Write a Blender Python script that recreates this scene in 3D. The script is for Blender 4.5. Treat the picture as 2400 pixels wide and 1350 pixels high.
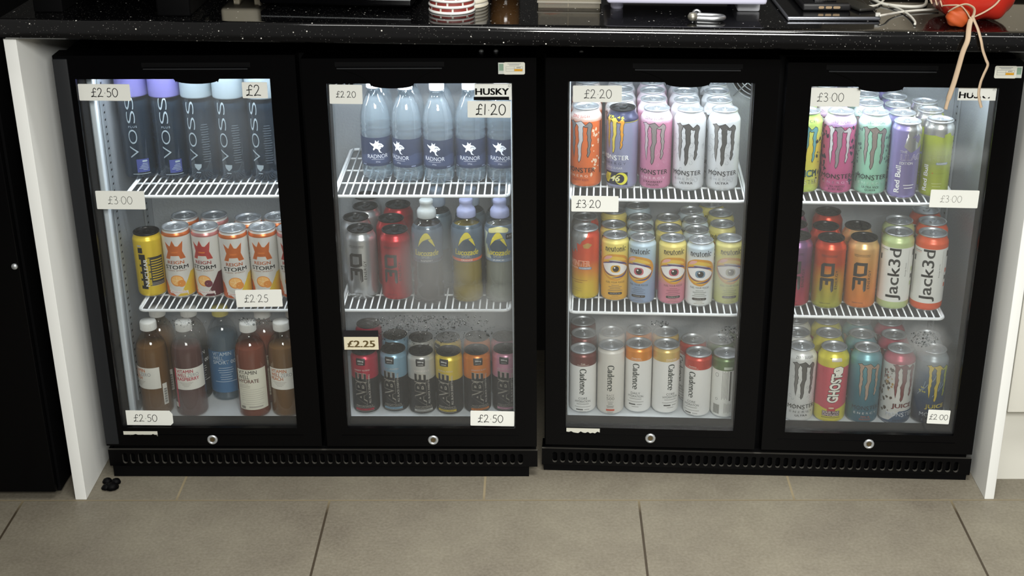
import bpy, bmesh, math, random
from mathutils import Vector, Matrix
from mathutils.geometry import tessellate_polygon

for o in list(bpy.data.objects): bpy.data.objects.remove(o)
S = bpy.context.scene
COL = S.collection
PI = math.pi
random.seed(7)
rad = math.radians

# ------------------------------------------------------------------ camera
cam_d = bpy.data.cameras.new('camera'); cam = bpy.data.objects.new('camera', cam_d); COL.objects.link(cam)
cam_d.sensor_width = 36.0; cam_d.lens = 50.0; cam_d.clip_start = 0.05
CAM = Vector((0.008, -2.601, 1.581))
_p, _y, _r = rad(23.625), rad(-1.34), rad(-0.75)
_f = Vector((math.sin(_y)*math.cos(_p), math.cos(_y)*math.cos(_p), -math.sin(_p)))
_x = Vector((math.cos(_y), -math.sin(_y), 0)); _u = _x.cross(_f)
_R = _x*math.cos(_r) + _u*math.sin(_r); _U = -_x*math.sin(_r) + _u*math.cos(_r)
cam.matrix_world = Matrix(((_R.x, _U.x, -_f.x, CAM.x), (_R.y, _U.y, -_f.y, CAM.y), (_R.z, _U.z, -_f.z, CAM.z), (0, 0, 0, 1)))
S.camera = cam
# ------------------------------------------------------------------ view, world, room lights
vs = S.view_settings
vs.view_transform = 'Standard'; vs.look = 'None'; vs.gamma = 1.0; vs.use_curve_mapping = False
vs.exposure = -0.07
S.cycles.transparent_max_bounces = 40
S.cycles.max_bounces = 10
W = bpy.data.worlds.new('world'); S.world = W; W.use_nodes = True
W.node_tree.nodes['Background'].inputs[0].default_value = (1.0, 0.97, 0.92, 1)
W.node_tree.nodes['Background'].inputs[1].default_value = 0.15

def area(name, loc, rot, sx, sy, power, col, spread=180):
    d = bpy.data.lights.new(name, 'AREA'); d.shape = 'RECTANGLE'; d.size = sx; d.size_y = sy
    d.energy = power; d.color = col; d.spread = rad(spread)
    o = bpy.data.objects.new(name, d); COL.objects.link(o); o.location = loc; o.rotation_euler = rot
    return o
WARM = (1.0, 0.985, 0.94)
area('ceiling_or_fill_panel', (0.30, -1.25, 2.75), (0, 0, 0), 0.9, 0.6, 25, WARM, 74)
area('ceiling_or_fill_panel', (1.7, -2.6, 2.75), (0, 0, 0), 0.6, 0.6, 10, WARM)
area('ceiling_or_fill_panel', (0.45, -3.3, 2.3), (rad(58), 0, rad(3)), 1.2, 0.7, 52, WARM, 115)  # added front fill tilted at the coolers, not mounted on the ceiling
area('counter_lamp', (0.1, -0.35, 2.3), (rad(-8), 0, 0), 1.5, 0.12, 8, WARM)

# ------------------------------------------------------------------ materials
def lin(c):
    if isinstance(c, str):
        c = c.lstrip('#'); c = tuple(int(c[i:i+2], 16)/255 for i in (0, 2, 4))
    return tuple(((x+0.055)/1.055)**2.4 if x > 0.04045 else x/12.92 for x in c) + (1,)
_mats = {}
def paint(c, rough=0.4, metal=0.0, spec=0.5, name=None):
    k = (c, rough, metal, spec)
    if k in _mats: return _mats[k]
    m = bpy.data.materials.new(name or 'paint_%s' % str(c).lstrip('#')); m.use_nodes = True
    b = m.node_tree.nodes['Principled BSDF']
    b.inputs['Base Color'].default_value = lin(c); b.inputs['Roughness'].default_value = rough
    b.inputs['Metallic'].default_value = metal; b.inputs['Specular IOR Level'].default_value = spec
    _mats[k] = m
    return m
def nodes(name):
    m = bpy.data.materials.new(name); m.use_nodes = True
    nt = m.node_tree
    return m, nt, nt.nodes['Principled BSDF'], lambda a, b: nt.links.new(a, b)
def grad(stops, rough=0.35, metal=0.3):
    """printed colour blend along the height of the can"""
    k = ('grad', tuple(stops), rough, metal)
    if k in _mats: return _mats[k]
    m, nt, b, L = nodes('printed_fade')
    tc = nt.nodes.new('ShaderNodeTexCoord'); sp = nt.nodes.new('ShaderNodeSeparateXYZ'); L(tc.outputs['Object'], sp.inputs[0])
    z0, z1 = stops[0][0], stops[-1][0]
    mr = nt.nodes.new('ShaderNodeMapRange'); mr.inputs[1].default_value = z0; mr.inputs[2].default_value = z1; L(sp.outputs[2], mr.inputs[0])
    cr = nt.nodes.new('ShaderNodeValToRGB'); L(mr.outputs[0], cr.inputs[0])
    el = cr.color_ramp.elements
    while len(el) < len(stops): el.new(0.5)
    for e, (z, c) in zip(el, stops): e.position = (z-z0)/(z1-z0); e.color = lin(c)
    L(cr.outputs[0], b.inputs['Base Color']); b.inputs['Roughness'].default_value = rough; b.inputs['Metallic'].default_value = metal
    _mats[k] = m
    return m
def clear(tint, gloss=0.12, rough=0.05, name='clear_plastic', edge=0.35):
    """thin clear shell: tinted see-through, with reflections rising towards the rim"""
    k = ('clear', tint, gloss, rough, edge)
    if k in _mats: return _mats[k]
    m = bpy.data.materials.new(name); m.use_nodes = True; nt = m.node_tree; nt.nodes.clear()
    out = nt.nodes.new('ShaderNodeOutputMaterial'); mix = nt.nodes.new('ShaderNodeMixShader')
    t = nt.nodes.new('ShaderNodeBsdfTransparent'); t.inputs[0].default_value = lin(tint)
    g = nt.nodes.new('ShaderNodeBsdfGlossy'); g.inputs['Roughness'].default_value = rough; g.inputs[0].default_value = (1, 1, 1, 1)
    lw = nt.nodes.new('ShaderNodeLayerWeight'); lw.inputs[0].default_value = edge
    mr = nt.nodes.new('ShaderNodeMapRange'); mr.inputs[3].default_value = gloss*0.3; mr.inputs[4].default_value = min(1, gloss*5)
    nt.links.new(lw.outputs['Facing'], mr.inputs[0])
    pw = nt.nodes.new('ShaderNodeMath'); pw.operation = 'POWER'; pw.inputs[1].default_value = 2.0
    nt.links.new(lw.outputs['Facing'], pw.inputs[0]); nt.links.new(pw.outputs[0], mr.inputs[0])
    nt.links.new(mr.outputs[0], mix.inputs[0]); nt.links.new(t.outputs[0], mix.inputs[1]); nt.links.new(g.outputs[0], mix.inputs[2])
    nt.links.new(mix.outputs[0], out.inputs[0])
    _mats[k] = m
    return m
def liquid(col, body=0.5, tint=None, name='drink'):
    k = ('liq', col, body, tint)
    if k in _mats: return _mats[k]
    m = bpy.data.materials.new(name); m.use_nodes = True; nt = m.node_tree; nt.nodes.clear()
    out = nt.nodes.new('ShaderNodeOutputMaterial'); mix = nt.nodes.new('ShaderNodeMixShader'); mix.inputs[0].default_value = body
    t = nt.nodes.new('ShaderNodeBsdfTransparent'); t.inputs[0].default_value = lin(tint or col)
    d = nt.nodes.new('ShaderNodeBsdfDiffuse'); d.inputs[0].default_value = lin(col)
    nt.links.new(t.outputs[0], mix.inputs[1]); nt.links.new(d.outputs[0], mix.inputs[2]); nt.links.new(mix.outputs[0], out.inputs[0])
    _mats[k] = m
    return m

BLACK = paint('#030304', 0.26, 0, 0.12, 'black_gloss')
MATT = paint('#040405', 0.6, 0, 0.10, 'black_matt')
EDGE = paint('#191b1e', 0.55, 0, 0.3, 'charcoal_plastic')
WHITE = paint('#eff1ee', 0.45, 0, 0.4, 'white_board')
WIRE = paint('#eef1f2', 0.35, 0, 0.5, 'white_coated_wire')
SILVER = paint('#c6cacd', 0.40, 0.78, 0.5, 'aluminium')
BLKLID = paint('#141416', 0.25, 0.6, 0.5, 'black_aluminium')
CARD = paint('#e2e4de', 0.7, 0, 0.3, 'card')
INK = paint('#121212', 0.6, 0, 0.3, 'marker_ink')

# ------------------------------------------------------------------ mesh builder
class MB:
    def __init__(s): s.v = []; s.f = []; s.mi = []; s.sm = []; s.mats = []
    def m(s, mat):
        if mat not in s.mats: s.mats.append(mat)
        return s.mats.index(mat)
    def add(s, V, F, mat, smooth=False):
        o = len(s.v); i = s.m(mat); s.v += [tuple(p) for p in V]
        for f in F: s.f.append([a+o for a in f]); s.mi.append(i); s.sm.append(smooth)
    def box(s, x0, x1, y0, y1, z0, z1, mat, bev=0.0):
        if bev <= 0:
            V = [(x0,y0,z0),(x1,y0,z0),(x1,y1,z0),(x0,y1,z0),(x0,y0,z1),(x1,y0,z1),(x1,y1,z1),(x0,y1,z1)]
            s.add(V, [(0,3,2,1),(4,5,6,7),(0,1,5,4),(1,2,6,5),(2,3,7,6),(3,0,4,7)], mat); return
        bm = bmesh.new(); bmesh.ops.create_cube(bm, size=1)
        for v in bm.verts: v.co = Vector(((x0+x1)/2+v.co.x*(x1-x0), (y0+y1)/2+v.co.y*(y1-y0), (z0+z1)/2+v.co.z*(z1-z0)))
        bmesh.ops.bevel(bm, geom=bm.edges[:], offset=bev, segments=3, profile=0.5, affect='EDGES')
        s.bm(bm, mat, True)
    def bm(s, bm, mat, smooth=False, M=None):
        bm.verts.index_update()
        s.add([(M @ v.co if M else v.co) for v in bm.verts], [[v.index for v in f.verts] for f in bm.faces], mat, smooth); bm.free()
    def lathe(s, prof, mat, seg=40, c=(0,0), smooth=True, matf=None):
        """prof: (r, z) from bottom to top; matf(k) may pick a material for ring k"""
        V = []; n = len(prof)
        for r, z in prof:
            for k in range(seg):
                a = 2*PI*k/seg; V.append((c[0]+r*math.sin(a), c[1]-r*math.cos(a), z))
        by = {}
        for i in range(n-1):
            mt = matf(i) if matf else mat
            for k in range(seg):
                k2 = (k+1) % seg
                by.setdefault(mt, []).append((i*seg+k, i*seg+k2, (i+1)*seg+k2, (i+1)*seg+k))
        for j, mt in enumerate(by): s.add(V, by[mt], mt, smooth)
    def tube(s, pts, r, mat, seg=8, closed=False, flat=1.0, caps=True):
        pts = [Vector(p) for p in pts]; n = len(pts); V = []; F = []; up = None
        for i in range(n):
            a = pts[i-1] if (i or closed) else pts[i]; b = pts[(i+1) % n] if (i < n-1 or closed) else pts[i]
            t = (b-a).normalized()
            if up is None: up = Vector((0,0,1)) if abs(t.z) < 0.9 else Vector((0,1,0))
            sd = t.cross(up).normalized(); up = sd.cross(t).normalized()
            ri = r[i] if isinstance(r, (list, tuple)) else r
            for k in range(seg):
                an = 2*PI*k/seg; V.append(pts[i] + sd*(ri*math.cos(an)) + up*(ri*flat*math.sin(an)))
        for i in range(n if closed else n-1):
            j = (i+1) % n
            for k in range(seg):
                k2 = (k+1) % seg; F.append((i*seg+k, j*seg+k, j*seg+k2, i*seg+k2))
        if caps and not closed: F.append(tuple(range(seg))); F.append(tuple((n-1)*seg+k for k in reversed(range(seg))))
        s.add(V, F, mat, True)
    def prism(s, loops, y0, y1, mat, side=None):
        """flat shape in x,z (outer loop + holes) from depth y0 back to y1"""
        tri = tessellate_polygon([[Vector((p[0], p[1], 0)) for p in l] for l in loops])
        flat = [p for l in loops for p in l]; n = len(flat)
        V = [(p[0], y0, p[1]) for p in flat] + [(p[0], y1, p[1]) for p in flat]
        F = []
        for t in tri:
            a, b, c = t
            A, B, C_ = flat[a], flat[b], flat[c]
            cr = (B[0]-A[0])*(C_[1]-A[1])-(B[1]-A[1])*(C_[0]-A[0])
            if cr < 0: b, c = c, b
            F.append((a, b, c)); F.append((a+n, c+n, b+n))
        s.add(V, F, mat)
        o = 0; Q = []
        for li, l in enumerate(loops):
            ar = sum(l[i][0]*l[(i+1) % len(l)][1]-l[(i+1) % len(l)][0]*l[i][1] for i in range(len(l)))
            for i in range(len(l)):
                j = (i+1) % len(l); q = (o+i, o+i+n, o+j+n, o+j)
                Q.append(q if (ar > 0) == (li == 0) else q[::-1])
            o += len(l)
        s.add(V, Q, side or mat)
    def build(s, name, parent=None, weld=True, link=True):
        me = bpy.data.meshes.new(name); me.from_pydata(s.v, [], s.f)
        for mt in s.mats: me.materials.append(mt)
        me.polygons.foreach_set('material_index', s.mi); me.polygons.foreach_set('use_smooth', s.sm)
        me.update()
        if weld:
            bm = bmesh.new(); bm.from_mesh(me)
            loose = [v for v in bm.verts if not v.link_faces]
            bmesh.ops.delete(bm, geom=loose, context='VERTS')
            bm.to_mesh(me); bm.free()
        o = bpy.data.objects.new(name, me); COL.objects.link(o)
        if parent: o.parent = parent
        return o

def smooth_by_angle(o, deg=40):
    bm = bmesh.new(); bm.from_mesh(o.data)
    bmesh.ops.remove_doubles(bm, verts=bm.verts, dist=1e-6)
    for e in bm.edges:
        e.smooth = not (len(e.link_faces) == 2 and e.calc_face_angle(0) > rad(deg))
    bm.to_mesh(o.data); bm.free(); return o

def empty(name, label, cat, group=None):
    o = bpy.data.objects.new(name, None); COL.objects.link(o); o.empty_display_size = 0.02
    return tag(o, label, cat, group)
def tag(o, label, cat, group=None):
    if label: o['label'] = label
    o['category'] = cat
    if group: o['group'] = group
    return o
def struct(o): o['kind'] = 'structure'; return o
def kids(o): return [c for c in bpy.data.objects if c.parent == o]
_kc = {}
def dup(root, label):
    r = root.copy(); COL.objects.link(r); r['label'] = label
    if root.name not in _kc: _kc[root.name] = [(c, kids(c)) for c in kids(root)]
    for c, gs in _kc[root.name]:
        d = c.copy(); COL.objects.link(d); d.parent = r
        for g in gs:
            e = g.copy(); COL.objects.link(e); e.parent = d
    return r
# ------------------------------------------------------------------ flat print shapes: (points, faces) in metres
def xf(sh, dx=0, dy=0, sx=1, sy=None, rot=0):
    sy = sx if sy is None else sy; c, s_ = math.cos(rad(rot)), math.sin(rad(rot))
    V = []
    for x, y in sh[0]:
        x, y = x*sx, y*sy; V.append((x*c-y*s_+dx, x*s_+y*c+dy))
    return (V, sh[1])
def join(*shs):
    V = []; F = []
    for v, f in shs:
        o = len(V); V += list(v); F += [[a+o for a in q] for q in f]
    return (V, F)
def bounds(sh):
    xs = [p[0] for p in sh[0]]; ys = [p[1] for p in sh[0]]
    return min(xs), max(xs), min(ys), max(ys)
def fit(sh, w=None, h=None):
    a, b, c, d = bounds(sh); kx = w/(b-a) if w else None; ky = h/(d-c) if h else None
    kx = kx or ky; ky = ky or kx
    return ([((x-(a+b)/2)*kx, (y-(c+d)/2)*ky) for x, y in sh[0]], sh[1])
def poly(*loops):
    tri = tessellate_polygon([[Vector((p[0], p[1], 0)) for p in l] for l in loops])
    flat = [p for l in loops for p in l]; F = []
    for a, b, c in tri:
        A, B, C_ = flat[a], flat[b], flat[c]
        F.append((a, b, c) if (B[0]-A[0])*(C_[1]-A[1])-(B[1]-A[1])*(C_[0]-A[0]) > 0 else (a, c, b))
    return (flat, F)
def rect(w, h, x=0, y=0): return ([(x-w/2, y-h/2), (x+w/2, y-h/2), (x+w/2, y+h/2), (x-w/2, y+h/2)], [(0,1,2,3)])
def rrect(w, h, r):
    P = []
    for cx, cy, a0 in ((w/2-r, h/2-r, 0), (-w/2+r, h/2-r, 90), (-w/2+r, -h/2+r, 180), (w/2-r, -h/2+r, 270)):
        for k in range(5): a = rad(a0+k*22.5); P.append((cx+r*math.cos(a), cy+r*math.sin(a)))
    return P
def disc(rx, ry=None, x=0, y=0, n=24):
    ry = ry or rx
    return poly([(x+rx*math.cos(2*PI*k/n), y+ry*math.sin(2*PI*k/n)) for k in range(n)])
def ring(cx, cy, rx, ry, wx, wy, a0=0, a1=360, n=24):
    V = []; F = []
    for k in range(n+1):
        a = rad(a0+(a1-a0)*k/n); V.append((cx+rx*math.cos(a), cy+ry*math.sin(a))); V.append((cx+(rx-wx)*math.cos(a), cy+(ry-wy)*math.sin(a)))
    for k in range(n): F.append((2*k, 2*k+2, 2*k+3, 2*k+1))
    return (V, F)
def spline(P, n=6):
    out = []
    for i in range(len(P)-1):
        p0, p1, p2, p3 = P[max(i-1, 0)], P[i], P[i+1], P[min(i+2, len(P)-1)]
        for k in range(n):
            t = k/n
            out.append(tuple(0.5*(2*p1[j]+(p2[j]-p0[j])*t+(2*p0[j]-5*p1[j]+4*p2[j]-p3[j])*t*t+(3*p1[j]-p0[j]-3*p2[j]+p3[j])*t**3) for j in range(len(p1))))
    out.append(tuple(P[-1])); return out
def stroke(P, w, curved=True, taper=False):
    if curved and len(P) > 2: P = spline(P, 5)
    V = []; F = []; n = len(P)
    for i in range(n):
        a = P[max(i-1, 0)]; b = P[min(i+1, n-1)]; dx, dy = b[0]-a[0], b[1]-a[1]; L = math.hypot(dx, dy) or 1
        hw = w/2*(1 if not taper else max(0.12, math.sin(PI*(0.06+0.88*i/max(1, n-1)))))
        V += [(P[i][0]-dy/L*hw, P[i][1]+dx/L*hw), (P[i][0]+dy/L*hw, P[i][1]-dx/L*hw)]
    for i in range(n-1): F.append((2*i+1, 2*i+3, 2*i+2, 2*i))
    return (V, F)
def outset(loop, d):
    n = len(loop); ar = sum(loop[i][0]*loop[(i+1) % n][1]-loop[(i+1) % n][0]*loop[i][1] for i in range(n)); sg = 1 if ar > 0 else -1
    out = []
    for i in range(n):
        a, p, b = loop[i-1], loop[i], loop[(i+1) % n]
        n1 = (p[1]-a[1], a[0]-p[0]); n2 = (b[1]-p[1], p[0]-b[0])
        l1 = math.hypot(*n1) or 1; l2 = math.hypot(*n2) or 1
        nx, ny = n1[0]/l1+n2[0]/l2, n1[1]/l1+n2[1]/l2; l = math.hypot(nx, ny) or 1
        k = min(2.0, 2/max(l, 0.6)) 
        out.append((p[0]+sg*nx/l*d*k*0.8, p[1]+sg*ny/l*d*k*0.8))
    return out
_tc = {}
def T(s, w=None, h=None, bold=0.0, shear=0.0, sp=1.0, res=3, raw=False):
    """lettering in the built-in typeface as a flat filled outline"""
    wide = bold if 0.012 < bold and not raw else 0
    if wide: bold = 0.0
    k = (s, bold, shear, sp, res, wide)
    if k not in _tc:
        cu = bpy.data.curves.new('lettering', 'FONT'); cu.body = s; cu.size = 1; cu.offset = bold; cu.shear = shear
        cu.space_character = sp; cu.resolution_u = res; cu.align_x = 'CENTER'; cu.space_line = 0.85
        ob = bpy.data.objects.new('lettering', cu); COL.objects.link(ob)
        dg = bpy.context.evaluated_depsgraph_get(); ev = ob.evaluated_get(dg); me = ev.to_mesh()
        V = [(v.co.x, v.co.y) for v in me.vertices]; F = []
        for p in me.polygons:
            q = list(p.vertices); a = sum(V[q[i]][0]*V[q[(i+1) % len(q)]][1]-V[q[(i+1) % len(q)]][0]*V[q[i]][1] for i in range(len(q)))
            F.append(q if a > 0 else q[::-1])
        ev.to_mesh_clear(); bpy.data.objects.remove(ob); bpy.data.curves.remove(cu)
        sh = (V, F)
        if wide: q = min(wide, .05); sh = join(xf(sh, -q*.7, q*.25), xf(sh, q*.7, q*.25), xf(sh, -q*.7, -q*.25), xf(sh, q*.7, -q*.25), sh)
        _tc[k] = sh
    return fit(_tc[k], w, h)
def gothic(word, w, h):
    x = 0; ps = []
    for i, c in enumerate(word):
        g = fit(T(c, None, 1.0 if c != 'S' else 1.12, bold=.022), None, 1.0 if c != 'S' else 1.15); a, b, _, _ = bounds(g); q = xf(g, x-a, (0 if c != 'S' else -.08)); ps.append(q)
        if c == 'O': ps.append(rect(.075, 1.5, x+(b-a)/2, 0))
        x += (b-a)+.14
    return fit(join(*ps), w, h)

# a high-contrast serif alphabet drawn from stems, hairlines and bowls (x-height 1)
def _serif(x, y, w=0.42): return rect(w, 0.07, x, y)
def _glyph(c):
    st, hl = 0.24, 0.08
    R_ = lambda x0, y0, x1, y1: rect(x1-x0, y1-y0, (x0+x1)/2, (y0+y1)/2)
    if c == 'o': return join(ring(.5, .5, .5, .53, st, hl)), 1.0
    if c == 'c': return join(ring(.5, .5, .5, .53, st, hl, 50, 318), disc(.13, x=.78, y=.78)), .92
    if c == 'e': return join(ring(.5, .5, .5, .53, st, hl, 0, 318), R_(.2, .48, .98, .57)), .98
    if c == 'n': return join(R_(.12, 0, .36, 1), R_(.74, 0, .98, .66), ring(.62, .62, .36, .4, .22, .1, 0, 180), _serif(.24, .035), _serif(.86, .035), R_(0, .93, .2, 1)), 1.12
    if c == 'u': return join(R_(.12, .36, .36, 1), R_(.74, 0, .98, 1), ring(.48, .38, .36, .4, .22, .1, 180, 360), R_(0, .93, .2, 1), R_(.62, .93, .8, 1), R_(.9, 0, 1.1, .07)), 1.12
    if c == 'i': return join(R_(.12, 0, .36, 1), _serif(.24, .035), R_(0, .93, .2, 1), disc(.15, x=.24, y=1.3)), .5
    if c == 't': return join(R_(.15, .2, .39, 1.32), ring(.41, .22, .26, .24, .22, .08, 180, 310), R_(0, .92, .66, 1)), .68
    if c == 'a': return join(R_(.58, 0, .82, .72), ring(.46, .7, .36, .33, .2, .09, 0, 165), disc(.11, x=.2, y=.72), ring(.36, .28, .36, .3, .22, .07), R_(.76, 0, .98, .07)), 1.0
    if c == 'd': return join(R_(.68, 0, .92, 1.5), ring(.42, .5, .42, .53, .24, .08), R_(.55, 1.43, .75, 1.5), R_(.86, 0, 1.06, .07)), 1.06
    if c == 'C': return join(ring(.68, .73, .68, .77, .29, .08, 42, 318), R_(1.14, .98, 1.22, 1.5), R_(1.14, .0, 1.22, .42)), 1.32
def serif(word, w=None, h=None, gap=0.06, heavy=0.0):
    x = 0; parts = []
    for c in word:
        g, adv = _glyph(c); parts.append(xf(g, dx=x)); x += adv+gap
    sh = join(*parts)
    if heavy: sh = join(sh, xf(sh, -heavy, heavy*.6), xf(sh, heavy, heavy*.6), xf(sh, heavy, -heavy*.6), xf(sh, -heavy, -heavy*.6))
    return fit(sh, w, h)

# marker-pen numerals (height 1)
_HAND = {
 '£': ([[(.62,.80),(.50,.97),(.34,.88),(.30,.62),(.31,.30),(.22,.06),(.06,.02),(.16,.10),(.36,.05),(.62,.02)], [(.08,.50),(.34,.54),(.58,.56)]], .72),
 '0': ([[(.32,.98),(.10,.80),(.04,.42),(.18,.06),(.40,.04),(.58,.34),(.56,.76),(.34,.98)]], .72),
 '1': ([[(.16,1.0),(.14,.5),(.12,.0)]], .36),
 '2': ([[(.06,.74),(.16,.95),(.38,.94),(.46,.70),(.30,.36),(.06,.05),(.08,.02),(.30,.08),(.62,.04)]], .72),
 '3': ([[(.06,.90),(.28,.98),(.44,.82),(.34,.60),(.20,.54),(.42,.46),(.50,.22),(.32,.02),(.06,.08)]], .64),
 '5': ([[(.52,.96),(.20,.94),(.15,.58),(.34,.60),(.50,.40),(.44,.12),(.22,.0),(.04,.10)]], .64),
 '.': ([[(.08,.42),(.14,.44)]], .26)}
def hand(s, h, w=0.07, sp=1.0):
    x = 0; parts = []
    for c in s:
        st, adv = _HAND[c]
        for P in st: parts.append(stroke([(x+p[0], p[1]) for p in P], w))
        x += adv*sp
    sh = join(*parts); a, b, c_, d = bounds(sh)
    return ([((p[0]-(a+b)/2)*h, (p[1]-0.5)*h) for p in sh[0]], sh[1])

# ------------------------------------------------------------------ print a flat shape onto a round wall
def dec(mb, sh, u, v, mat, rot=0, R=None, eps=0.00025, step=0.0045, cyl=None):
    """R(v) radius at height v; cyl=(v0, v1) is the straight part"""
    sh = xf(sh, u, v, 1, 1, rot)
    bm = bmesh.new(); vs_ = [bm.verts.new((p[0], p[1], 0)) for p in sh[0]]
    for f in sh[1]:
        try: bm.faces.new([vs_[i] for i in f])
        except ValueError: pass
    a, b, c, d = bounds(sh)
    k = math.floor(a/step)+1
    while k*step < b:
        bmesh.ops.bisect_plane(bm, geom=bm.verts[:]+bm.edges[:]+bm.faces[:], plane_co=(k*step, 0, 0), plane_no=(1, 0, 0)); k += 1
    if cyl and (d > cyl[1] or c < cyl[0]):
        for z in [cyl[1]+0.0025*i for i in range(0, 12)] + [cyl[0]-0.003*i for i in range(0, 4)]:
            if c < z < d: bmesh.ops.bisect_plane(bm, geom=bm.verts[:]+bm.edges[:]+bm.faces[:], plane_co=(0, z, 0), plane_no=(0, 1, 0))
    bm.verts.index_update()
    R0 = R(sum(cyl)/2) if cyl else R(v)
    V = []
    for p in bm.verts:
        an = p.co.x/R0; r = R(p.co.y)+eps
        V.append((r*math.sin(an), -r*math.cos(an), p.co.y))
    mb.add(V, [[q.index for q in f.verts] for f in bm.faces], mat, True); bm.free()
def interp(prof):
    pr = sorted([(z, r) for r, z in prof])
    def R(v):
        if v <= pr[0][0]: return pr[0][1]
        for (z0, r0), (z1, r1) in zip(pr, pr[1:]):
            if v <= z1: return r0+(r1-r0)*(v-z0)/max(1e-9, z1-z0)
        return pr[-1][1]
    return R
def dec_flat(mb, sh, x, z, y, mat, rot=0):
    sh = xf(sh, x, z, 1, 1, rot); mb.add([(p[0], y, p[1]) for p in sh[0]], sh[1], mat)
# ------------------------------------------------------------------ drink cans
def can_profile(r, rl, h, sh):
    """outer wall, bottom to neck"""
    rb = r*0.80
    P = [(rb-.0015, .0012), (rb, .0), (rb+.0012, .0008), (r*0.93, .0042), (r*0.985, .0072), (r, .0105), (r, h*0.3), (r, h*0.6), (r, h-sh-.004)]
    for k in range(1, 9):
        t = k/8; e = (1-math.cos(PI*t))/2; P.append((r+(rl-.0011-r)*e, h-sh-.004+(sh-.0005)*t))
    P.append((rl-.0012, h-.0035))
    return P
class Can:
    """one can design: body with its print, lid, pull tab"""
    def __init__(s, name, r, rl, h, sh, base, bands=(), lid=None, tab=None, smooth=None):
        s.name, s.r, s.rl, s.h, s.sh, s.lidm, s.tabm = name, r, rl, h, sh, lid or SILVER, tab or lid or SILVER
        s.prof = can_profile(r, rl, h, sh); s.mb = MB()
        # extra rings where bands meet
        cuts = sorted({z for b in bands for z in b[:2]})
        R = interp([p for p in s.prof if p[1] > .001 or p[0] > r*.8]); s.R = R
        pr = list(s.prof)
        for z in cuts:
            if .005 < z < h-.004 and all(abs(z-p[1]) > 1e-4 for p in pr): pr.append((R(z), z))
        head = pr[:2]; body = sorted(pr[2:], key=lambda p: p[1]); pr = [(0.0, .006), (r*.66, .004)]+head+body
        def mf(i):
            z = (pr[i][1]+pr[i+1][1])/2
            if i < 4 or z < .003: return SILVER
            for b in bands:
                if b[0] <= z <= b[1]: return b[2]
            return base
        s.mb.lathe(pr, base, 40, matf=mf)
        s.cyl = (.0105, h-sh-.004); s.e = 0
    def d(s, sh, u, v, mat, rot=0, lay=None):
        s.e += 1
        dec(s.mb, sh, u, v, mat, rot, s.R, .00012+.00004*(s.e if lay is None else lay), cyl=s.cyl); return s
    def build(s, label, group, facing=0):
        root = empty(s.name, label, 'drink can', group)
        b = s.mb.build('can_body', root, weld=False)
        L = MB(); r, h = s.rl, s.h
        L.lathe([(r-.0014, h-.0042), (r-.0002, h-.003), (r+.0003, h-.0014), (r-.0004, h-.0002), (r-.0016, h), (r-.0028, h-.0006), (r-.0034, h-.003), (r-.0042, h-.0052), (r-.0058, h-.0052), (r-.0066, h-.0036), (r*.42, h-.0034), (0.0, h-.0034)], s.lidm, 36)
        L.add(*[q for q in ([(x, y, h-.0031) for x, y in xf(ring(0, -r*.36, r*.34, r*.38, .0007, .0007), 0, 0)[0]], ring(0, 0, 1, 1, .1, .1)[1])], s.lidm, True)
        l = L.build('can_lid', root)
        t = MB(); o = rrect(.0125, .0225, .006); inn = rrect(.0068, .0075, .003)
        o2 = [(x, y+.0045) for x, y in o]; i2 = [(x, y+.0095) for x, y in inn]
        V, F = poly(o2, i2); n = len(V); z0, z1 = h-.0030, h-.0012
        t.add([(x, y, z1) for x, y in V]+[(x, y, z0) for x, y in V], F+[tuple(a+n for a in f[::-1]) for f in F], s.tabm)
        for lp in (o2, i2):
            m_ = len(lp); t.add([(x, y, z0) for x, y in lp]+[(x, y, z1) for x, y in lp], [(k, (k+1) % m_, m_+(k+1) % m_, m_+k) for k in range(m_)], s.tabm)
        t.lathe([(.0, h-.0034), (.0024, h-.0034), (.0022, h-.0006), (0, h-.0005)], s.tabm, 10)
        t.build('pull_tab', l)
        return root

# claw mark, three ragged strokes (millimetres about the middle)
_CL = [
 [(50,338),(80,333),(105,322),(125,342),(152,350),(148,385),(130,420),(125,450),(133,490),(128,520),(145,565),(135,610),(140,650),(128,680),(130,740),(122,852),(112,800),(105,740),(92,680),(100,610),(95,540),(98,490),(85,430),(88,385),(75,355)],
 [(140,350),(190,338),(237,320),(262,340),(300,378),(270,385),(262,420),(268,460),(262,490),(265,530),(268,590),(248,640),(240,700),(238,760),(242,805),(228,880),(210,908),(196,880),(205,830),(197,780),(198,730),(186,680),(205,630),(213,600),(205,540),(205,480),(195,440),(200,400),(175,370)],
 [(275,390),(320,370),(362,335),(395,355),(408,390),(390,430),(383,470),(385,510),(378,550),(392,590),(380,640),(382,680),(365,720),(378,755),(362,800),(345,832),(333,810),(345,770),(338,720),(352,680),(350,620),(338,580),(345,540),(330,490),(338,450),(345,400),(305,402)]]
CLAW = [[((x-230)*.000136, -(y-612)*.000146) for x, y in l] for l in _CL]
def claw(c, v, fills, line, u=0, k=1.0, ow=.0013):
    for l in CLAW: c.d(xf(poly(outset(l, ow)), sx=k), u, v, line, lay=3)
    for l, f in zip(CLAW, fills):
        c.d(xf(poly(l), sx=k), u, v, f, lay=5)
        if isinstance(f, tuple): pass
def blots(c, rnd, n, u0, u1, v0, v1, mat, s0=.001, s1=.004):
    for _ in range(n):
        m_ = rnd.randint(5, 8); q = rnd.uniform(s0, s1)
        c.d(poly([(q*rnd.uniform(.4, 1)*math.cos(2*PI*i/m_), q*rnd.uniform(.4, 1.2)*math.sin(2*PI*i/m_)) for i in range(m_)]), rnd.uniform(u0, u1), rnd.uniform(v0, v1), mat, lay=1)
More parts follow.
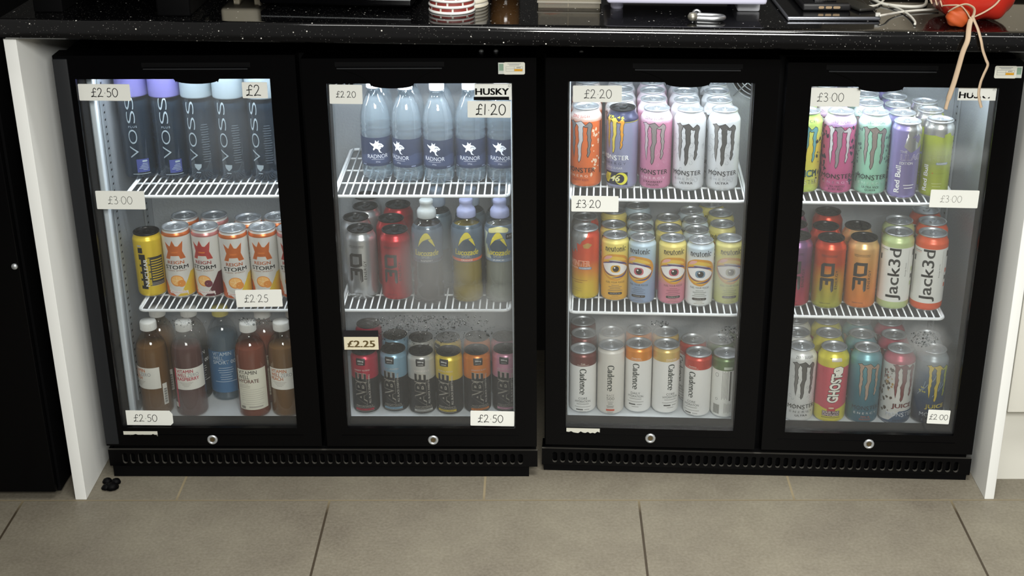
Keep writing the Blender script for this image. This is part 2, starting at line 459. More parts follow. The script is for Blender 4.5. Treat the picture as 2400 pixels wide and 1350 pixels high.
def lines(c, ws, u, v, dv, mat, h=.0011):
    for i, w in enumerate(ws): c.d(rect(w, h), u, v-i*dv, mat)

def P(c, rough=.34, metal=.25): return paint(c, rough, metal)
GREY, DGREY, LGREY = P('#6f6c69'), P('#3c3b3b'), P('#b9b7b2')
K = paint('#0e0e10', .45); WH = paint('#f0f0ec', .4); SMOKE = P('#5d5a58')

def monster(name, col, claws, line, txt, sub, lines_, top=None, toptxt='ZERO SUGAR', topc=None, word='MONSTER', wordc=None, lid=None, extra=None, r=.0322, h=.167, u=0, wv=.040, ev=.0275, lv=.0190, ck=1.0, cv=.598):
    bands = [(h-.026, h, top)] if top else []
    c = Can(name, r, .0264, h, .019, col, bands, lid)
    if extra: extra(c)
    claw(c, h*cv, claws, line, u, ck)
    c.d(gothic(word, .061, .0140), u, wv, wordc or txt)
    if ev: c.d(T('ENERGY', .050, .0052, bold=.02, sp=1.6), u, ev, sub)
    for i, (t, w, m_) in enumerate(lines_): c.d(T(t, w, .0046, bold=.025, sp=1.1), u, lv-i*.006, m_)
    if toptxt: c.d(T(toptxt, .040, .0050, bold=.012, sp=1.2), u, h-.0150, topc or txt)
    return c

def swirl(rnd, mat, n=14, lo=.04, hi=.14):
    def f(c):
        for _ in range(n):
            u0 = rnd.uniform(-.045, .045); v0 = rnd.uniform(lo, hi); a = rnd.uniform(0, 6); q = rnd.uniform(.003, .008)
            c.d(stroke([(q*t/6*math.cos(a+t), q*t/6*math.sin(a+t)) for t in range(1, 8)], .0005), u0, v0, mat, lay=1)
    return f
rn = random.Random(3)
def ex_orange(c):
    pale = P('#e9cdb0'); 
    blots(c, rn, 26, .020, .042, .03, .13, pale, .001, .005)
    c.d(rect(.006, .11), .047, .085, P('#7a3a24'), lay=1)
def ex_46(c):
    yl, nv = P('#d8d23c'), P('#171b33')
    c.d(rect(.052, .027), -.001, .0240, nv, lay=1)
    c.d(disc(.0130), .012, .0240, yl, lay=2); c.d(disc(.0094), .009, .0240, nv, lay=3)
    c.d(poly([(-.010,-.010),(-.002,-.010),(.004,.010),(-.010,.010)]), -.014, .0240, yl, lay=2); c.d(disc(.0080), -.020, .0240, yl, lay=2)
    c.d(T('46', .0215, .0130, bold=.05, shear=.25), -.001, .0240, yl, lay=5)
    c.d(T('46', .0195, .0112, bold=.012, shear=.25), -.001, .0240, P('#eceac0'), lay=6)
    c.d(rect(.20, .0009), 0, .1425, P('#c9c74a'), lay=2)
def ex_ghostly(c): swirl(rn, P('#8b8f94'), 26, .01, .14)(c)
def ex_punch(c):
    blots(c, rn, 16, -.045, -.02, .03, .14, P('#26312a'), .002, .006); blots(c, rn, 16, .02, .045, .03, .14, P('#26312a'), .002, .006)
    c.d(T('PUNCH', .056, .015, bold=.05), .0, .0440, K, lay=6); c.d(T('PUNCH', .053, .0125, bold=.02), .0, .0440, P('#4f8f93'), lay=7)
def ex_ruby(c):
    dk = P('#2e2140'); blots(c, rn, 30, -.047, -.025, .02, .14, dk, .002, .006); blots(c, rn, 30, .026, .047, .02, .14, dk, .002, .006); blots(c, rn, 10, -.04, .04, .134, .142, dk, .001, .004)
def ex_mint(c): blots(c, rn, 26, -.046, -.026, .02, .14, P('#5a7d74'), .001, .005); blots(c, rn, 26, .026, .046, .02, .14, P('#5a7d74'), .001, .005)
def ex_juice(c):
    blots(c, rn, 22, -.046, -.020, .03, .13, P('#4c3d2b'), .002, .006); blots(c, rn, 8, -.034, -.018, .08, .11, P('#b58a34'), .002, .005); blots(c, rn, 8, -.04, -.024, .10, .125, P('#8e3230'), .001, .004)
    c.d(T('JUICE', .046, .0135, bold=.05), .006, .0455, K, lay=6); c.d(T('JUICE', .044, .0115, bold=.03), .006, .0455, P('#8c2f2c'), lay=7)
    c.d(poly([(-.1,-.018),(-.02,-.010),(.0,.012),(.1,.014),(.1,-.03),(-.1,-.03)]), 0, .0220, P('#35506e'), lay=1)
def ex_jblue(c):
    for k in range(7): c.d(stroke([(0, 0), (.012, .018), (.016, .034)], .0010), -.038+k*.011, .07+.012*(k % 3), P('#9fb4c4'), lay=1)
    blots(c, rn, 9, -.036, -.020, .074, .09, P('#c6bd3c'), .001, .003)
    c.d(T('JUICE', .044, .012, bold=.05), .004, .0455, P('#d9c544'), lay=6)
SIL = (P('#8d8a86', .3, .5), P('#5a5856', .3, .5), P('#6c6966', .3, .5))
def reign(name, acc, acc2, wedge, fruit2):
    c = Can(name, .0299, .0278, .1555, .0100, P('#dcdad4', .35, .2), [(.1400, .1475, acc2)])
    crown = [(-.019,.016),(-.010,.008),(-.0075,.007),(-.0025,.0195),(.003,.0075),(.0085,.0065),(.0195,.0175),(.018,.006),(.0165,-.004),(.023,-.020),(.012,-.0205),(.0095,-.0135),(-.0085,-.0135),(-.0105,-.0205),(-.020,-.0205),(-.013,-.004),(-.016,.006)]
    hole = [(-.006,-.0075),(.007,-.0075),(.0085,-.0045),(-.0065,-.0045)]
    c.d(poly(outset(crown, .0006)), 0, .112, paint('#d8752f', .4)); c.d(poly(crown, hole), 0, .112, acc)
    c.d(T('REIGN', .036, .0075, bold=.03), .001, .0835, acc)
    c.d(T('STORM', .052, .0085, bold=.03), .002, .0725, K)
    c.d(T('CLEAN  ENERGY', .044, .0026, bold=.01), .001, .0650, P('#9a6a4a'))
    c.d(poly([(-.03,.018),(-.02,-.010),(.0,-.022),(.012,-.016),(.032,.022),(.06,.024),(.06,-.035),(-.06,-.035),(-.06,.02)]), 0, .037, P('#e9e4dc'), lay=1)
    c.d(poly([(.008,-.020),(.032,.022),(.055,.024),(.055,-.030),(-.002,-.030)]), 0, .037, wedge, lay=2)
    c.d(poly([(-.055,.016),(-.028,.002),(-.018,-.018),(-.004,-.030),(-.055,-.030)]), 0, .037, paint('#d2622c', .4, .2), lay=2)
    c.d(disc(.0145, .0125), .000, .042, paint('#d98a35', .5), lay=4); c.d(disc(.0125, .0105), .000, .0425, paint('#eeb568', .5), lay=5)
    for k in range(5): a = rad(20+72*k); c.d(stroke([(0, 0), (.011*math.cos(a), .009*math.sin(a))], .0006), 0, .0425, paint('#f4dca8'), lay=6)
    c.d(disc(.0085, .0080, n=16), .009, .036, fruit2, lay=7)
    c.d(poly(rrect(.040, .0052, .001)), .001, .0160, P('#ece6e2'), lay=9); c.d(T('NATURAL FLAVOUR', .034, .0022), .001, .0160, acc, lay=10)
    return c
def threed(name, col, metal=.55, lid=BLKLID):
    m_ = col if not isinstance(col, str) else P(col, .28, metal)
    c = Can(name, .0322, .0272, .152, .018, m_, [], lid)
    ch = paint('#2f2c2a', .4, .2)
    D = poly([(.004,-.014),(.031,-.014),(.031,.009),(.026,.014),(.000,.014),(.000,.000)], [(.008,-.0075),(.0245,-.0075),(.0245,.0065),(.0065,.0065),(.0065,.000)])
    th = join(poly([(-.030,.0145),(-.004,.0145),(-.004,.0082),(-.0265,.0082),(-.034,.0120)]), poly([(-.0265,-.0082),(-.004,-.0082),(-.004,-.0145),(-.030,-.0145),(-.034,-.0105)]),
              poly([(-.0085,-.0145),(-.0045,-.0145),(-.0020,-.0120),(-.0020,.0120),(-.0045,.0145),(-.0085,.0145)]), rect(.009, .0062, -.0125, 0))
    c.d(xf(th, rot=90), -.006, .074, ch); c.d(xf(D, rot=90), -.006, .074, ch)
    c.d(T('ENERGY', .042, .0058, sp=1.1), .0135, .068, ch, 90)
    c.d(T('SUPERCHARGED ENERGY', .034, .0028), -.004, .1215, ch); c.d(rect(.032, .0006), -.004, .1185, ch)
    c.d(T('ENERGY DRINK', .022, .0024), -.006, .0155, ch)
    return c
def abe(name, col, flavour, rim=None):
    m_ = P(col, .32, .35); rim = rim or P('#b9b3a6', .3, .5)
    c = Can(name, .0292, .0262, .145, .0115, K, [(.086, .145, m_)], BLKLID)
    c.d(rect(.014, .0008), -.004, .1005, rim)
    c.d(poly([(-.0095,-.0075),(.0095,-.0075),(.0105,.0085),(-.0105,.0085)]), -.004, .1265, K); c.d(T('200mg', .0135, .0048, bold=.03), -.004, .1285, WH); c.d(T('CAFFEINE', .0115, .0026, bold=.02), -.004, .1225, WH)
    c.d(T(flavour, .034, .0036, bold=.02, sp=1.1), -.002, .1075, P('#e6ddd6'))
    for bo, mt in ((.075, rim), (.032, K)): c.d(fit(T('ABE', 1, 1, bold=bo, shear=.12, res=3, raw=True), .0745+bo*.05, .0240+bo*.02), -.006, .0635, mt, 90)
    c.d(T('ALL BLACK EVERYTHING', .070, .0045, bold=.03), .0125, .0625, P('#c9c4ba'), 90)
    c.d(T('PERFORMANCE', .038, .0042, bold=.02), .0, .0215, rim)
    c.d(rect(.044, .0007), 0, .0180, rim); c.d(rect(.042, .0045), 0, .0135, m_); c.d(rect(.044, .0007), 0, .0095, rim); c.d(T('ENERGY DRINK', .030, .0024), 0, .0135, K)
    return c
def redbull(name, base, extra):
    c = Can(name, .0287, .0258, .1565, .0120, base); extra(c); return c
SV = P('#c4c3bf', .25, .8)
def ex_rb_orange(c):
    c.d(poly([(-.05,.03),(.020,.03),(.012,.012),(.004,.006),(.0,-.002),(-.008,.001),(-.006,-.020),(-.012,-.012),(-.016,-.022),(-.026,-.016),(-.05,-.020)]), 0, .128, SV, lay=1)
    c.d(poly([(.002,.004),(.012,.009),(.022,.004),(.014,-.004),(.004,-.003)]), .004, .122, P('#c9a05a', .3, .5), lay=2)
    c.d(T('WINTER', .052, .0125, bold=.05), -.004, .084, paint('#f2d9c0', .4)); c.d(T('WINTER', .051, .0115, bold=.0), -.004, .084, P('#e2743a'), lay=9)
    c.d(T('EDITION', .022, .004), -.016, .0735, paint('#f2d9c0', .4)); c.d(poly(rrect(.028, .0055, .001)), .011, .0735, P('#7789a5')); c.d(T('SUGARFREE', .024, .0032, bold=.02), .011, .0735, WH)
    lines(c, (.04, .02), -.004, .046, .005, P('#a8742c'), .0012); lines(c, (.022, .026), -.008, .027, .005, P('#b9a03a'), .0010)
def ex_lila(c):
    c.d(poly([(-.002,.022),(.05,.022),(.05,-.012),(.030,-.022),(.004,-.034),(-.010,-.022),(-.006,-.004)]), .006, .132, SV, lay=1)
    for q in ([(.012,.004),(.018,.010),(.026,.0),(.020,-.010),(.012,-.004)], [(.004,.002),(.012,.010),(.012,.002)]): c.d(poly(q), .006, .126, P('#716a86'), lay=2)
    c.d(T('THE', .014, .0048, bold=.02), -.004, .100, WH); c.d(T('LILAC', .044, .0125, bold=.05), .013, .0885, P('#d9d2e2')); c.d(T('LILAC', .043, .0115), .013, .0885, P('#8a7fa6'), lay=9); c.d(T('EDITION', .026, .0055, bold=.02), .003, .0765, WH)
    c.d(T('Red Bull', .056, .0105, bold=.03), -.0115, .043, WH, 90); lines(c, (.022, .018), .012, .031, .006, WH, .0013)
def ex_green(c):
    c.d(poly([(-.05,.022),(.05,.022),(.05,-.010),(.010,-.012),(-.006,-.008),(-.05,-.014)]), 0, .138, SV, lay=1)
    c.d(poly([(.004,.0),(.016,.004),(.024,-.008),(.016,-.022),(.004,-.014)]), .008, .132, P('#a9b53c', .3, .4), lay=2)
    c.d(T('GREEN', .046, .0120, bold=.04), .004, .083, P('#8f9c36')); c.d(T('GREEN', .045, .0110), .004, .083, P('#b4bd4e'), lay=9); c.d(T('EDITION', .020, .0045), -.010, .0725, P('#8f9c36')); c.d(poly(rrect(.024, .0050, .001)), .013, .0725, P('#7f8fa0')); c.d(T('SUGARFREE', .021, .003), .013, .0725, WH)
    c.d(T('Red Bull', .054, .0095, bold=.03), -.018, .041, WH, 90); c.d(rect(.03, .0008), .006, .052, P('#8f9c36')); c.d(disc(.0012), -.004, .0525, P('#d8782a')); lines(c, (.02, .016), .006, .031, .006, P('#d5da9c'), .001)
def neutonic(name, base, iris, pill):
    c = Can(name, .0286, .0256, .1435, .0100, base)
    ink = paint('#1d1a1c', .5); OR, YL, PU, PK = paint('#d99a2e', .45, .2), paint('#e9c24a', .45, .2), paint('#4d3f74', .45), paint('#e0a6a0', .45)
    E = lambda sh: xf(sh, sx=1.24, sy=1.12)
    c.d(serif('neutonic', .047, .0122, heavy=.02), 0, .1210, ink); c.d(T('PRODUCTIVITY DRINK', .042, .0022), 0, .1140, P('#a0906a'))
    v = .0785
    c.d(E(poly(spline([(-.027,.006),(-.024,.017),(-.010,.0265),(.008,.026),(.021,.019),(.0275,.006),(.0265,-.004),(.022,-.014),(.012,-.022),(.002,-.0265),(-.010,-.0235),(-.020,-.015),(-.027,-.002)], 4))), 0, v, OR, lay=2)
    c.d(E(poly(spline([(-.024,.009),(-.018,.018),(-.004,.0225),(.012,.0195),(.020,.012),(.004,.015),(-.012,.0135),(-.024,.009)], 4))), 0, v, YL, lay=3)
    c.d(E(poly(spline([(-.023,.013),(-.016,.022),(-.006,.0235),(-.010,.018),(-.023,.013)], 4))), 0, v, PK, lay=4)
    c.d(E(poly(spline([(-.020,-.012),(-.008,-.020),(.004,-.0225),(.014,-.017),(.004,-.0185),(-.010,-.0165),(-.020,-.012)], 4))), 0, v, YL, lay=3)
    c.d(E(stroke([(-.012,.0125),(-.004,.0118),(.008,.0095),(.016,.0075),(.022,.003)], .0042, taper=True)), 0, v, PU, lay=5)
    c.d(E(stroke([(-.012,.0145),(.0,.0145),(.012,.0115)], .0016, taper=True)), 0, v, paint('#a9c3c6', .45), lay=6)
    c.d(E(poly(spline([(-.024,.0045),(-.016,.0085),(-.002,.0105),(.012,.0065),(.0225,-.002),(.018,-.009),(.006,-.0145),(-.008,-.013),(-.018,-.0065),(-.024,.0045)], 4))), 0, v, paint('#e8e6e4', .4), lay=7)
    c.d(E(stroke([(-.025,.005),(-.016,.009),(-.003,.0112)], .0022, taper=True)), 0, v, PU, lay=8)
    c.d(E(stroke([(-.024,.002),(-.019,-.008),(-.010,-.0145),(.0,-.0165)], .0018, taper=True)), 0, v, PU, lay=8)
    c.d(E(stroke([(-.006,-.0205),(.004,-.0195),(.014,-.0165),(.021,-.009),(.024,-.001)], .0030, taper=True)), 0, v, PU, lay=8)
    c.d(poly(rrect(.0205, .0165, .0070)), 0, v-.0025, iris, lay=9); c.d(disc(.0066), .0006, v-.0025, paint('#231c1a', .3), lay=10); c.d(disc(.0017), -.0020, v+.0002, WH, lay=11)
    c.d(T('FUEL YOUR FOCUS', .040, .0042, sp=1.1), 0, .0455, ink); lines(c, (.016, .028, .022, .030), 0, .0390, .0040, P('#8a7a5c') if pill is K else pill, .0013)
    c.d(poly(rrect(.030, .0055, .0027)), 0, .0200, paint('#332c28', .5)); c.d(T('TROPICAL ICE', .022, .0026, bold=.02), 0, .0200, LGREY); lines(c, (.014, .022), 0, .0140, .0040, P('#8a7a5c'), .0008)
    return c
def cadence(name, h, top, flavour, kind='CORE', back=False, base='#e3e2de'):
    bz = h-.0315
    c = Can(name, .0289, .0272, h, .0080, P(base, .42, .05), [(bz, h, P(top, .32, .3))] if top else [])
    ink = paint('#26312b', .5); gr = paint('#77776f', .5)
    if flavour: c.d(serif(flavour, None, .0042) if all(x in 'aceinotudC' for x in flavour) else T(flavour, None, .0036, bold=.01), 0, bz+.0060, paint('#e9d9cc', .5)); c.d(rect(.026, .0006), 0, bz+.0028, paint('#e9d9cc', .5))
    if back:
        c.d(rect(.0035, .070), .012, .078, paint('#33352f', .5))
        for k in range(5): c.d(rect(.0008, .068-.006*(k % 2)), .006-.0028*k, .080, gr)
        c.d(ring(0, 0, .0042, .0048, .0008, .0008), -.018, .103, gr); c.d(ring(0, 0, .003, .003, .0007, .0007), -.017, .046, gr)
        for k in range(12): c.d(rect(.0006+.0006*(k % 3 == 0), .022), -.024+.0013*k, .022, gr)
        for k in range(6): c.d(rect(.0007, .024-.002*(k % 3)), .001+.0026*k, .026, gr)
        c.d(poly(rrect(.018, .006, .001)), .006, bz+.0065, P('#c9d3c2')); return c
    t0 = bz-.006; c.d(serif('Cadence', .062, .0145, heavy=.035), 0, t0-.0305, ink, -90)
    v = t0-.071
    if kind == 'RACE':
        c.d(T('RACE', .016, .0045), 0, v-.001, gr); c.d(T('500', .017, .0075), 0, v-.0085, gr); lines(c, (.014, .010, .010), 0, v-.0165, .003, gr, .0009); lines(c, (.016, .014), 0, v-.0265, .003, ink, .001)
        c.d(rect(.018, .0045), 0, v-.036, P('#d2512f')); lines(c, (.014, .012), 0, v-.041, .0026, gr, .001); return c
    c.d(T(kind, None, .0052, bold=.0), 0, v, ink); c.d(T('HYDRATION', .034, .0052), 0, v-.0072, ink)
    c.d(rect(.027, .0011), 0, v-.0135, gr); c.d(rect(.036, .0009), 0, v-.0205, gr)
    c.d(rect(.015, .0030), -.007, v-.027, paint('#4a4a46', .5)); c.d(rect(.011, .0012), .009, v-.027, gr); c.d(rect(.015, .001), 0, v-.0325, gr)
    return c
def jack(name, col):
    m_ = P(col, .35, .15); c = Can(name, .0330, .0286, .166, .015, P('#e0e0da', .45, .05), [(.0, .020, m_), (.1390, .166, m_)])
    c.d(T('Jack3d', .114, .032, bold=.02), .0, .0810, paint('#262826', .5), 90)
    c.d(T('Energy Drink', .030, .0032), .0215, .092, paint('#262826', .5), 90); c.d(rect(.0007, .05), .0265, .110, LGREY)
    for k, (w, mm) in enumerate(((.02, m_), (.018, K), (.02, m_))): c.d(rect(.006, .009), .040, .090-.016*k, mm)
    c.d(rect(.007, .013), .042, .126, K); c.d(rect(.018, .0008), -.028, .133, K); c.d(rect(.018, .0006), -.029, .130, m_); c.d(rect(.004, .012), -.036, .115, K)
    for k in range(4): c.d(rect(.0006, .07), -.034-.0018*k, .07, LGREY)
    return c
def ghost():
    ye, pk = P('#d8cc3a'), P('#cf4f5f'); c = Can('drink_can', .0330, .0268, .170, .019, pk, [(.1330, .170, ye), (.0, .030, ye)])
    c.d(poly([(-.103,.0),(-.06,-.004),(-.03,.002),(0,-.006),(.03,.003),(.06,.009),(.103,.0),(.103,-.012),(-.103,-.012)]), 0, .038, ye, lay=1)
    swirl(random.Random(5), P('#c04455'), 22, .05, .125)(c)
    for bo, mt, ly in ((.10, K, 3), (.035, paint('#e8e6da', .5), 5)): c.d(fit(T('GHOST', 1, 1, bold=bo, shear=-.2, raw=True), .066+bo*.04, .0225+bo*.03), .004, .0845, mt, 84, lay=ly)
    gh = [(-.006,.010),(.004,.012),(.011,.007),(.010,-.004),(.006,-.007),(.004,-.012),(.000,-.009),(-.005,-.010),(-.006,-.004),(-.010,-.002),(-.010,.006)]
    c.d(poly(outset(gh, .0012)), .009, .124, K, lay=3); c.d(poly(gh), .009, .124, paint('#e8e6da', .5), lay=5); c.d(disc(.0012), .005, .126, K, lay=6); c.d(disc(.0012), .009, .127, K, lay=6)
    c.d(disc(.0090), .0, .0340, P('#c23a3c'), lay=6); c.d(disc(.006, .002), .0, .0380, P('#e9d0b8'), lay=7)
    c.d(rect(.038, .0125), 0, .0245, P('#4a3a48'), lay=7); c.d(T('SOUR PINK', .036, .0052, bold=.05), 0, .0275, P('#efd8d2'), lay=8); c.d(T('LEMONADE', .036, .0052, bold=.05), 0, .0215, P('#efd8d2'), lay=8)
    c.d(rect(.040, .001), 0, .0150, K, lay=8); c.d(poly(rrect(.022, .0075, .002)), .004, .151, P('#cfc9c0'), lay=6); c.d(rect(.006, .001), -.008, .154, K, lay=6)
    return c
def nuclear():
    ye = P('#e6c632', .3, .3); c = Can('drink_can', .0302, .0272, .142, .012, ye, [], BLKLID)
    c.d(rect(.034, .064), .013, .060, paint('#2b2a26', .5)); 
    for k in range(9): c.d(rect(.026, .0022), .015, .085-.0055*k, ye)
    for k in range(3): c.d(rect(.030, .0009), .014, .034-.003*k, LGREY)
    c.d(rect(.014, .078), -.016, .060, K); c.d(T('NUCLEAR', .062, .0078, bold=.03), -.0095, .058, WH, 90)
    for k in range(4): c.d(rect(.0035, .011), -.0205, .034+.016*k, ye); c.d(rect(.0045, .013), -.0025, .036+.016*k, P('#c9b02e'))
    c.d(rect(.010, .012), -.018, .108, K); c.d(rect(.009, .0035), -.019, .118, LGREY)
    return c
# ------------------------------------------------------------------ bottles
SHELL = clear('#e9eef0', .16, .04, edge=.30)
class Bottle:
    def __init__(s, name, prof, shell, seg=40):
        s.name, s.prof, s.mb, s.shell = name, prof, MB(), shell
        s.mb.lathe([(0, .006), (prof[0][0]*.6, .004)]+prof, shell, seg); s.R = interp(prof); s.parts = []; s.e = 0
    def part(s, name, mb): s.parts.append((name, mb, [])); return s
    def fill(s, z1, mat, k=.93, name='drink', z0=.003):
        L = MB(); P_ = [(0, z0)]+[(r*k, max(z, z0)) for r, z in s.prof if z < z1]+[(s.R(z1)*k, z1), (0, z1)]
        L.lathe(P_, mat, 32); return s.part(name, L)
    def label(s, z0, z1, u0, u1, mat, eps=.0004):
        L = MB(); n = max(6, int(abs(u1-u0)/.003)); V = []; F = []; r = max(s.R(z0), s.R(z1)); zs = [z0+(z1-z0)*k/8 for k in range(9)]
        for z in zs:
            for i in range(n+1): a = (u0+(u1-u0)*i/n)/r; q = s.R(z)+eps; V.append((q*math.sin(a), -q*math.cos(a), z))
        for j in range(8):
            for i in range(n): F.append((j*(n+1)+i, j*(n+1)+i+1, (j+1)*(n+1)+i+1, (j+1)*(n+1)+i))
        L.add(V, F, mat, True); s.lab = L; s.e = 0; s.part('label', L); return s
    def d(s, sh, u, v, mat, rot=0, on=None, lay=None):
        s.e += 1; dec(on or s.mb, sh, u, v, mat, rot, s.R, .0006+.00005*(s.e if lay is None else lay), cyl=(v-.0001, v+.0001) if False else None, step=.004); return s
    def cap(s, prof, mat, ribs=0, name='cap'):
        L = MB(); L.lathe(prof, mat, 36)
        if ribs:
            r, z0, z1 = max(p[0] for p in prof), prof[1][1]+.001, prof[-3][1]-.001
            for k in range(ribs):
                a = 2*PI*k/ribs; w = PI/ribs*.9
                V = [((r+o)*math.sin(a+t), -(r+o)*math.cos(a+t), z) for z in (z0, z1) for t, o in ((-w/2, 0), (0, .0005), (w/2, 0))]
                L.add(V, [(0, 1, 4, 3), (1, 2, 5, 4)], mat, True)
        return s.part(name, L)
    def build(s, label, group):
        root = empty(s.name, label, 'bottle', group); s.mb.build('bottle_body', root)
        for n, mb, _ in s.parts: mb.build(n, root)
        return root
def voss(plus):
    r = .0330
    pr = [(r*.80, .0), (r*.93, .0015), (r*.985, .005), (r, .010)]+[(r, .010+.0155*k) for k in range(1, 11)]+[(r*.99, .1715), (r*.95, .1745), (r*.93, .178)]
    b = Bottle('water_bottle', pr, clear('#b9c6d0', .14, .06, edge=.28))
    b.fill(.164, liquid('#8296a6', .16, '#c3d0da', 'water'), name='water')
    pw = paint('#8f9ca2', .5)
    if plus: [b.d(xf(T(ch, ln, .0168, bold=-.014, res=6), rot=90), -.006, v, pw) for ch, ln, v in (('V', .0255, .0600), ('O', .0300, .0925), ('S', .0260, .1340), ('S', .0260, .1630))]; b.d(T('PLUS', .017, .0042, sp=1.3), -.004, .1135, pw)
    else:
        for ch, ln, v in (('V', .0255, .0560), ('O', .0300, .0890), ('S', .0260, .1230), ('S', .0260, .1560)): b.d(xf(T(ch, ln, .0168, bold=-.014, res=6), rot=90), -.006, v, pw)
    if plus:
        b.d(rect(.025, .028), .008, .0300, liquid('#4c5590', .75)); [b.d(rect(.010+.003*(k % 4), .0012), .012-.001*(k % 4), .034-.0032*k, pw) for k in range(5)]; b.d(poly(rrect(.010, .004, .0015)), .012, .0395, pw)
        b.d(rect(.036, .0012), .004, .0125, pw)
    else:
        b.d(poly([(-.0075,.006),(.0075,.006),(.0065,-.001),(.001,-.007),(-.001,-.007),(-.0065,-.001)]), .0, .031, pw); b.d(rect(.009, .002), .0, .0190, pw)
        for k in range(16): b.d(rect(.012+.006*((k*7) % 5)/5, .0009), .020, .120-.0052*k, liquid('#8f9ba4', .5))
    # moulded foot: radial flutes
    for k in range(14):
        a = 2*PI*k/14; b.mb.tube([(.010*math.sin(a), -.010*math.cos(a), .0045), (.022*math.sin(a), -.022*math.cos(a), .0035), (.0305*math.sin(a), -.0305*math.cos(a), .0062)], .0007, clear('#c9d4da', .5, .1, edge=.5), 5)
    cm = paint('#66639a', .45) if plus else paint('#7f8c93', .45)
    b.cap([(0, .1740), (.0334, .1745), (.0338, .177), (.0338, .2165), (.0330, .2190), (0, .2195)], cm)
    return b
def radnor():
    r = .0314
    pr = [(r*.72, .0), (r*.86, .002), (r*.97, .008), (r, .015), (r*.995, .024), (r*.97, .028), (r*.985, .031), (r*.985, .096), (r, .099), (r*1.0, .103), (r*.95, .106), (r, .110), (r*1.0, .114), (r*.96, .117), (r*1.0, .121), (r*.99, .130), (r*.93, .142), (r*.82, .155), (r*.66, .168), (r*.50, .178), (r*.43, .184), (r*.43, .187), (r*.50, .1875), (r*.50, .189), (.0125, .1895), (.0125, .195)]
    b = Bottle('water_bottle', pr, clear('#eef3f6', .22, .04, edge=.36))
    b.fill(.172, liquid('#dde5ea', .15, '#f0f5f8', 'water'), name='water')
    lb = paint('#2b3550', .4, .1)
    b.label(.0335, .0935, 0, 2*PI*r, lb)
    wh = paint('#e7ebf2', .5); L = b.lab
    b.d(poly([(-.1,.0),(-.06,.006),(-.035,.002),(-.01,.009),(.012,.003),(.035,.010),(.07,.004),(.097,.0),(.097,-.014),(-.1,-.014)]), 0, .053, paint('#3a4564', .4), on=L, lay=1)
    dr = [(-.004,.014),(-.001,.010),(.003,.013),(.002,.008),(.008,.006),(.013,.0005),(.010,-.0025),(.006,-.001),(.007,-.004),(.004,-.006),(.005,-.010),(.009,-.014),(.003,-.012),(.001,-.006),(-.004,-.003),(-.008,-.008),(-.0095,-.005),(-.007,.000),(-.012,.004),(-.016,.009),(-.008,.006),(-.005,.008)]
    b.d(poly(dr), 0, .075, wh, on=L); b.d(stroke([(.0015,.001),(.005,.0035),(.009,.001)], .0009), 0, .075, lb, on=L)
    b.d(T('RADNOR', .042, .0082, bold=-.008), 0, .0545, wh, on=L); b.d(rect(.026, .0005), 0, .0480, wh, on=L); b.d(T('STILL', .0085, .0028, sp=1.3), 0, .0430, wh, on=L); b.d(rect(.009, .0022), .030, .0365, paint('#7f8aa6'), on=L); b.d(rect(.009, .0022), -.030, .0365, paint('#7f8aa6'), on=L)
    b.cap([(0, .1905), (.0142, .1908), (.0147, .192), (.0147, .2045), (.0138, .2062), (0, .2066)], paint('#dfe5ea', .4), 40)
    return b
